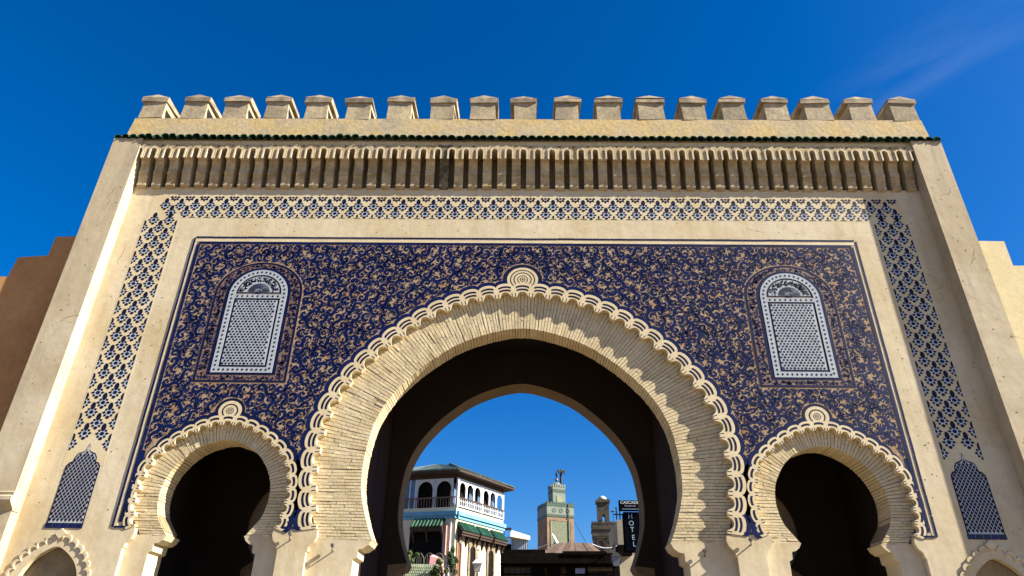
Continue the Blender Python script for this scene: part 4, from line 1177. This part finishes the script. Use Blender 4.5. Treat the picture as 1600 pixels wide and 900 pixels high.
# ---- near dark canopy with posts, sunlit parapet, pavilion roof
def slab_px(name, m, x0, x1, y0, y1, Y, depth, parent=None):
    p, q = at(x0, y1, Y), at(x1, y0, Y); r = at(x0, y0, Y); s = at(x1, y1, Y)
    b = MB(); b.hexa([(p.x, Y, p.z), (s.x, Y, s.z), (s.x, Y+depth, s.z), (p.x, Y+depth, p.z), (r.x, Y, r.z), (q.x, Y, q.z), (q.x, Y+depth, q.z), (r.x, Y+depth, r.z)])
    return b.build(name, m, parent)
can = thing("market_canopy", "long black timber canopy crossing the street behind the central arch", "canopy", (0, 18, 0))
can.location = (0, 0, 0)
slab_px("roof_beam", BLACKW, 782, 970, 864, 880, 18, 2.2, can)
slab_px("fascia_board", BLACKW, 786, 852, 858.5, 866, 19.2, 1.2, can)
slab_px("sign_lintel", BLACKW, 880, 948, 861, 866, 17.95, .3, can)
for x0, x1 in ((783, 787), (830, 850), (856, 876), (886, 899), (914, 918), (958, 968)):
    p, q = at(x0, 880, 18.3), at(x1, 880, 18.3); b = MB(); b.box(p.x, q.x, 18.3, 18.6, 0, p.z+.05); b.build("post", BLACKW, can)
for y in (883.5, 896): slab_px("cross_rail", BLACKW, 784, 960, y, y+2.5, 18.25, .1, can)
for i in range(5):
    x0 = 786+i*9.2; p = slab_px("mesh_panel", mat("grey_mesh_screen", (.085, .08, .06), (.05, .05, .035), 3, .9) if i == 0 else bpy.data.materials["grey_mesh_screen"], x0, x0+8.3, 884.5, 912, 18.42, .03, can)
slab_px("back_board", BLACKW, 782, 968, 878, 960, 21.5, .2, can)
for i, (x0, x1, y0, y1) in enumerate(((850, 855, 887, 920), (876, 884, 886, 920), (899, 958, 884.5, 891))):
    slab_px("cream_board", SAND, x0, x1, y0, y1, 18.75, .1, can)
slab_px("blue_crate", mat("violet_blue_crate", (.18, .19, .32), None, 1, .7), 899, 914, 888, 896, 18.2, .3, can)
sp = slab_px("sunlit_parapet", mat("sunlit_ochre_stone", (.50, .40, .25), (.42, .32, .18), 3, .9), 851, 881, 859, 868, 28, .6); 
_p = at(851, 859, 28); tag(sp, "short sunlit ochre parapet below the tall green minaret", "wall")
for nm, x0, x1 in (("rooftop_block", 851, 881),):
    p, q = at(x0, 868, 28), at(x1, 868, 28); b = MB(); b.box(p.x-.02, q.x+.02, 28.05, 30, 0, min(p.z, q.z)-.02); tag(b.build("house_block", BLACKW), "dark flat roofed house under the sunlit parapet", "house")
pv = thing("pavilion", "small pavilion with brown corrugated hip roof in front of the minarets", "pavilion", (0, 0, 0))
Yp = 23; tl, tr_ = at(869, 848.5, Yp+1.2), at(922, 848.5, Yp+1.2); bl, br = at(846, 864.5, Yp), at(942, 864, Yp)
back = Vector((0, 2.6, 0)); br2 = br+Vector((.2, 2.6, 0)); bl2 = bl+back; zz = bl.z
for z_, in ((0,),):
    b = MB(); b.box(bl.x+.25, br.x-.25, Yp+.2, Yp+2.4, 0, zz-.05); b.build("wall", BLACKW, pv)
n = 9
for k in range(n):
    f0, f1 = k/n, (k+1)/n; A0, A1 = bl.lerp(br, f0), bl.lerp(br, f1); T0, T1 = tl.lerp(tr_, f0), tl.lerp(tr_, f1); o = Vector((0, .0, .02*(k % 2)))
    b = MB(); b.hexa([tuple(v) for v in (A0+o, A1+o, A1+o+Vector((0, .03, -.05)), A0+o+Vector((0, .03, -.05)), T0+o, T1+o, T1+o+Vector((0, .03, -.05)), T0+o+Vector((0, .03, -.05)))]); b.build("roof_sheet", ROOFB, pv, fix=True)
b = MB(); trb = tr_+Vector((0, .3, 0)); tlb = tl+Vector((0, .3, 0))
b.add([tuple(v) for v in (br, br2, trb, tr_)], [(0, 1, 2, 3)]); b.add([tuple(v) for v in (bl, bl2, tlb, tl)], [(3, 2, 1, 0)]); b.add([tuple(v) for v in (bl2, br2, trb, tlb)], [(3, 2, 1, 0)]); b.add([tuple(v) for v in (tl, tr_, trb, tlb)], [(0, 1, 2, 3)])
b.build("roof_hip", ROOFB, pv, fix=True)
# satellite dish
q = at(866.5, 847, 28.4); t = thing("satellite_dish", "white satellite dish standing on the sunlit parapet, seen edge on", "satellite dish", (q.x, 28.3, q.z))
b = MB(); b.lathe([(.02, 0), (.2, .02), (.36, .07), (.42, .11), (.41, .12), (.35, .085), (.2, .035), (.02, .015)], (0, 0, 0), 20); o = b.build("dish", WHITEP, t); o.rotation_euler = (0, R(62), R(-14))
b = MB(); b.tube([(0, .02, 0), (-.05, .1, -.3), (-.05, .1, -.62)], .03, 6); b.tube([(-.05, .0, -.1), (-.42, -.05, -.25)], .015, 5); b.build("mount", METAL, t)

# ---- tall green minaret -----------------------------------------------
Ym = 150.0
c0 = at(855, 820, Ym)
al = R(18.0); wpx = 43/math.cos(al); sc1 = (c0-CAM).dot(FW)/1067
S = wpx*sc1
zz = lambda y, x=870: at(x, y, Ym).z
# corner c0 is the front left edge
mn = thing("minaret", "tall green tiled minaret with sebka panel, lantern and copper balls", "minaret", (c0.x, Ym, 0), al)
def tb(b, x0, x1, y0, y1, z0, z1, mi=0): b.box(x0*S, x1*S, y0*S, y1*S, z0, z1, mi)
z_sh, z_g0, z_g1, z_cr, z_top = zz(806), zz(803), zz(790), zz(787), zz(783)
b = MB(); tb(b, 0, 1, 0, 1, 0, z_sh); b.build("shaft", MSTONE, mn)
b = MB(); tb(b, -.005, 1.005, -.005, 1.005, z_sh, z_cr); b.build("tile_band", MGREEN, mn)
b = MB(); tb(b, -.015, 1.015, -.015, 1.015, z_sh-.1, z_g0); tb(b, -.015, 1.015, -.015, 1.015, z_g1, z_g1+.45); b.build("string_course", MDKG, mn)
for k in range(3):
    b = MB(); r = S*.075; zc = (z_g0+z_g1)/2
    ring(b, S*(.26+.255*k), zc, r*.55, r, -.012*S, 0, 0, 14, 1.0); b.build("tile_roundel", MDKG, mn)
mb_ = MB(); hz = z_top-z_cr
mb_.box(-.045*S, .045*S, -.03*S, .03*S, 0, hz*.6); mb_.box(-.028*S, .028*S, -.03*S, .03*S, hz*.6+.001, hz*.8); mb_.box(-.012*S, .012*S, -.03*S, .03*S, hz*.8+.001, hz*1.05); MMR = mb_.mesh("merlon", MDKG)
for k in range(9):
    u = .05+.1125*k
    for x, y, rz in ((u, .02, 0), (.02, u, R(90)), (u, .98, 0), (.98, u, R(90))):
        o = link("merlon", MMR, mn, (x*S, y*S, z_cr)); o.rotation_euler = (0, 0, rz)
# sebka lattice
b = MB(); tb(b, .14, .86, -.012, .0, zz(866), zz(813)); sb = b.build("sebka_panel", MSEB, mn)
zt_, zb_ = zz(813), zz(866); nr = 26; nc = 11; st = MB()
for j in range(nr):
    for i in range(nc):
        x = (.155+.69*(i+.5+(.5 if j % 2 else 0))/nc)*S; z = zt_-(j+.5)*(zt_-zb_)/nr
        if x > .845*S: continue
        w2, h2 = .69*S/nc*.34, (zt_-zb_)/nr*.62
        st.add([(x-w2, -.0135*S, z), (x, -.0135*S, z-h2), (x+w2, -.0135*S, z), (x, -.0135*S, z+h2)], [(0, 1, 2, 3)])
st.build("sebka_inlay", MDARKI, sb, kind='stuff')
b = MB(); tb(b, .115, .14, -.02, .0, zb_, zt_+.3); tb(b, .86, .885, -.02, .0, zb_, zt_+.3); tb(b, .14, .86, -.02, .0, zt_, zt_+.3); b.build("panel_frame", MSTONE, mn)
# lantern storey
zl = zz(757.5); zl2 = zz(754.5)
b = MB(); tb(b, .30, .78, .20, .68, z_cr-.5, zl); lt = b.build("lantern", MGREEN, mn)
b = MB(); tb(b, .295, .785, .195, .685, zz(766), zz(761)); b.build("lantern_band", MDKG, lt)
b = MB(); tb(b, .44, .66, .188, .2, zz(783), zz(771)); b.build("lantern_panel", MSEB, lt)
for k in range(6):
    for x, y in ((.325+.086*k, .215), (.315, .225+.086*k), (.765, .225+.086*k)):
        b = MB(); tb(b, x-.028, x+.028, y-.02, y+.02, zl, zl2+.25); b.build("lantern_merlon", MGREEN, lt)
b = MB(); rr = .20*S; b.lathe([(rr, -.2), (rr, .2), (rr*.95, .2+rr*.35), (rr*.7, .2+rr*.7), (rr*.35, .2+rr*.9), (.05, .2+rr*.97)], (.54*S, .44*S, zl), 16); b.build("dome", MGREEN, mn, fix=True)
b = MB(); zf0, zf1 = zl+rr*.9, zz(731)
b.tube([(.54*S, .44*S, zf0), (.54*S, .44*S, zf1)], .10, 6); b.build("finial_rod", METAL, mn)
for y, r in ((744, .42), (736, .36)):
    b = MB(); zc = zz(y); r *= 1.0; b.lathe([(.02, -r), (r*.7, -r*.7), (r, 0), (r*.7, r*.7), (.02, r)], (.54*S, .44*S, zc), 12); b.build("copper_ball", COPPER, mn, fix=True)
b = MB(); b.tube([(.70*S, .40*S, zl), (.70*S, .40*S, zz(727))], .28, 6)
z1 = zz(729); b.box(.70*S-.9, .70*S+.9, .40*S-.2, .40*S+.2, z1-.25, z1+.25); b.box(.70*S-.75, .70*S-.4, .40*S-.8, .40*S-.2, z1-.7, z1-.2); b.box(.70*S+.4, .70*S+.9, .40*S-.8, .40*S-.2, z1-.7, z1-.1); b.build("loudspeaker_mast", METAL, mn)
b = MB(); b.tube([(.78*S, -.03*S, 0), (.78*S, -.03*S, zz(785))], .09, 5); b.build("cable", METAL, mn)

# ---- old grey minaret
Y2 = 90.0; p0, p1 = at(926.5, 830, Y2), at(964.5, 830, Y2); S = p1.x-p0.x; zz2 = lambda y: at(945, y, Y2).z
m2 = thing("minaret", "old grey stone minaret with small arched lantern and white dome", "minaret", (p0.x, Y2, 0), R(-4))
b = MB(); tb(b, 0, 1, 0, 1, 0, zz2(838)); b.build("shaft", OLDST, m2)
b = MB(); tb(b, -.04, 1.03, -.03, 1.03, zz2(826), zz2(818.5)); b.build("upper_stage", OLDST, m2)
b = MB(); tb(b, -.06, 1.05, -.05, 1.05, zz2(827.5), zz2(826)); tb(b, -.05, 1.04, -.04, 1.04, zz2(818.5), zz2(816.5)); tb(b, -.02, 1.02, -.02, 1.02, zz2(838), zz2(827.5)); b.build("string_course", OLDST, m2)
for k in range(9): b = MB(); tb(b, -.045+.122*k, .03+.122*k, -.04, .04, zz2(816.5), zz2(814.8)); b.build("merlon", OLDST, m2)
zt_ = zz2(840)
for k in range(2):
    b = MB(); c = .30+.36*k; P = arch_outline(c*S, .13*S, zz2(858), zz2(849), .12*S, 10); b.poly(P, -.005*S, .01*S); b.build("blind_arch", mat("arch_shadow_stone", (.06, .048, .035), None, 1, .95) if k == 0 else bpy.data.materials["arch_shadow_stone"], m2)
    A = arch_outline(c*S, .16*S, zz2(858), zz2(849), .16*S, 10); B_ = arch_outline(c*S, .13*S, zz2(858), zz2(849), .12*S, 10); b = MB(); b.strip(A[1:]+[A[0]], B_[1:]+[B_[0]], -.03*S, .0); b.build("arch_moulding", OLDST, m2)
b = MB(); tb(b, .10, .88, -.03, 0, zz2(841), zz2(839)); b.build("panel_head", OLDST, m2)
lx0, lx1 = .22, .72; zl0, zl1 = zz2(815.5), zz2(783)
b = MB(); P = [(lx0*S, zl0), (.42*S, zl0), (.42*S, zz2(806))]+[((.48-.06*math.cos(a))*S, zz2(806)+.10*S*math.sin(a)) for a in np.linspace(0, math.pi, 7)[1:-1]]+[(.54*S, zz2(806)), (.54*S, zl0), (lx1*S, zl0), (lx1*S, zl1), (lx0*S, zl1)]
b.poly(P, .25*S, .72*S); ln = b.build("lantern", OLDST, m2)
b = MB(); tb(b, .17, .77, .20, .77, zl1, zz2(780)); tb(b, .19, .75, .22, .75, zz2(780), zz2(778.5)); b.build("lantern_cornice", OLDST, ln)
b = MB(); r = .19*S; b.lathe([(r, 0), (r*.94, r*.4), (r*.7, r*.75), (r*.35, r*.95), (.02, r)], (.47*S, .48*S, zz2(778.5)), 16); smooth(b.build("dome", DOME, m2, fix=True))
b = MB(); q = .80*S; b.tube([(.86*S, .1*S, zz2(815)), (.86*S, .1*S, zz2(800))], .04, 5); b.lathe([(.02, 0), (.3, .08), (.3, .16), (.02, .2)], (.86*S, .1*S, zz2(800)), 10); b.build("mast", METAL, m2)

# ---- hotel building and its signs
hb0 = at(958, 880, 30); b = MB()
P = [(at(x, y, 30).x, at(x, y, 30).z) for x, y in ((968, 814), (985, 806), (1030, 806))]
x0 = at(964.5, 830, 30).x; P = [(x0, 0), (x0, P[0][1])]+P[1:]+[(P[-1][0], 0)]
b.poly(P, 30, 34); hw_ = b.build("hotel_house", mat("grey_cream_render", (.27, .24, .18), (.19, .17, .125), .8, .95)); tag(hw_, "pale grey house with sloping roof edge behind the vertical hotel sign", "house")
def text(s, size, Mx, parent, m, name, ext=.012):
    c = bpy.data.curves.new(name, 'FONT'); c.body = s; c.size = size; c.align_x = 'CENTER'; c.align_y = 'CENTER'; c.extrude = ext; c.resolution_u = 3
    o = bpy.data.objects.new(name, c); COL.objects.link(o); dg = bpy.context.evaluated_depsgraph_get(); dg.update()
    me = bpy.data.meshes.new_from_object(o.evaluated_get(dg)); bpy.data.objects.remove(o); me.materials.clear(); me.materials.append(m)
    ob = bpy.data.objects.new(name, me); COL.objects.link(ob); ob.parent = parent; ob.matrix_local = Mx; return ob
Ys = 19.0
p, q = at(967.5, 798, Ys), at(1000, 782, Ys)
sg = thing("sign_board", "black rectangular sign board reading CASCADE above the hotel sign", "sign", (p.x, Ys, p.z))
wB, hB = q.x-p.x, q.z-p.z; b = MB(); b.box(0, wB, 0, .12, 0, hB); b.build("board", SIGN, sg)
RX = Matrix.Rotation(R(90), 4, 'X')
o = text("CASCADE", hB*.34, Matrix.Translation((wB*.505, -.004, hB*.78)) @ RX @ Matrix.Diagonal((1.0, 1, 1, 1)), sg, LETTER, "lettering")
wtx = max(v.co.x for v in o.data.vertices)-min(v.co.x for v in o.data.vertices); o.matrix_local = Matrix.Translation((wB*.505, -.004, hB*.78)) @ RX @ Matrix.Diagonal((wB*.86/wtx, 1.15, 1, 1))
o = text("Restaurant", hB*.25, Matrix.Translation((wB*.52, -.004, hB*.47)) @ RX, sg, mat("dim_sign_letter", (.25, .24, .27), None, 1, .6), "small_lettering")
b = MB(); b.box(wB*.16, wB*.9, -.006, .0, hB*.15, hB*.19); b.add([(wB*.16, -.006, hB*.08), (wB*.22, -.006, hB*.17), (wB*.16, -.006, hB*.26)], [(0, 1, 2)]); b.add([(wB*.88, -.006, hB*.12), (wB*.95, -.006, hB*.17), (wB*.88, -.006, hB*.22)], [(0, 1, 2)]); b.build("arrow_line", LETTERB, sg)
p, q = at(978, 850, Ys), at(1001, 798.6, Ys)
hs_ = thing("hotel_sign", "tall black vertical sign with pale letters spelling HOTEL beside the arch", "sign", (p.x, Ys+.1, p.z-.25))
wB, hB = q.x-p.x, q.z-p.z+.25; b = MB(); b.box(0, wB, 0, .5, 0, hB-.02); b.build("sign_box", SIGN, hs_)
for k, ch in enumerate("HOTEL"):
    zc = at(986, (807, 818, 828, 840, 850.5)[k], Ys+.1).z-(p.z-.25)
    o = text(ch, .27, Matrix.Translation((at((985.6, 986.5, 987.3, 988.2, 989)[k], 820, Ys+.1).x-p.x, -.004, zc)) @ RX @ Matrix.Diagonal((1, 1.0, 1, 1)), hs_, LETTERB, "letter")
b = MB(); zz0 = hB; b.box(-.30, -.26, .1, .2, hB-.3, hB+.2); b.box(-.16, -.12, .1, .2, hB-.3, hB+.2); b.box(-.4, 0, .12, .18, hB-.12, hB-.08); b.build("bracket", METAL, hs_)
sl = slab_px("sign_post_box", BLACKW, 965.5, 988, 851, 867, 20.2, .8); tag(sl, "black box below the vertical hotel sign", "box")
p = at(965, 866, 20.4); b = MB(); b.box(at(967, 866, 20.4).x, at(1004, 866, 20.4).x, 20.6, 21, 0, p.z); tag(b.build("pillar", mat("cream_side_wall", (.42, .38, .26), (.34, .30, .2), 1, .9)), "cream wall pillar under the black box beside the arch", "wall")
# dark lantern lamp at the right
q = at(962.5, 877, 17.0); t = thing("wall_lamp", "dark street lantern with grey blue glass hanging at the right end of the canopy", "lamp", (q.x, 17.0, 0))
b = MB(); b.tube([(0, .9, q.z+.55), (0, .3, q.z+.62), (0, 0, q.z+.5)], .03, 6); b.build("arm", METAL, t); lantern(t, q.z, 1.0, mat("grey_blue_glass", (.16, .18, .24), None, 1, .3))
# cables
for (x0, y0, Y0_, x1, y1, Y1_, lab) in ((783, 866, 36, 862, 848, 28, "thin pale cable running from the restaurant to the satellite dish"), (898, 815, 140, 915, 846, 60, "thin dark cable sloping down from the tall minaret"), (925, 850, 25, 966, 852.5, 25, "thin white cable in front of the old grey minaret")):
    a, c = at(x0, y0, Y0_), at(x1, y1, Y1_); b = MB(); P = [a.lerp(c, k/8)+Vector((0, 0, -.15*math.sin(math.pi*k/8))) for k in range(9)]
    b.tube(P, .022 if Y1_ < 50 else .03, 4); tag(b.build("cable", WHITEP if 'white' in lab or 'pale' in lab else METAL), lab, "cable")
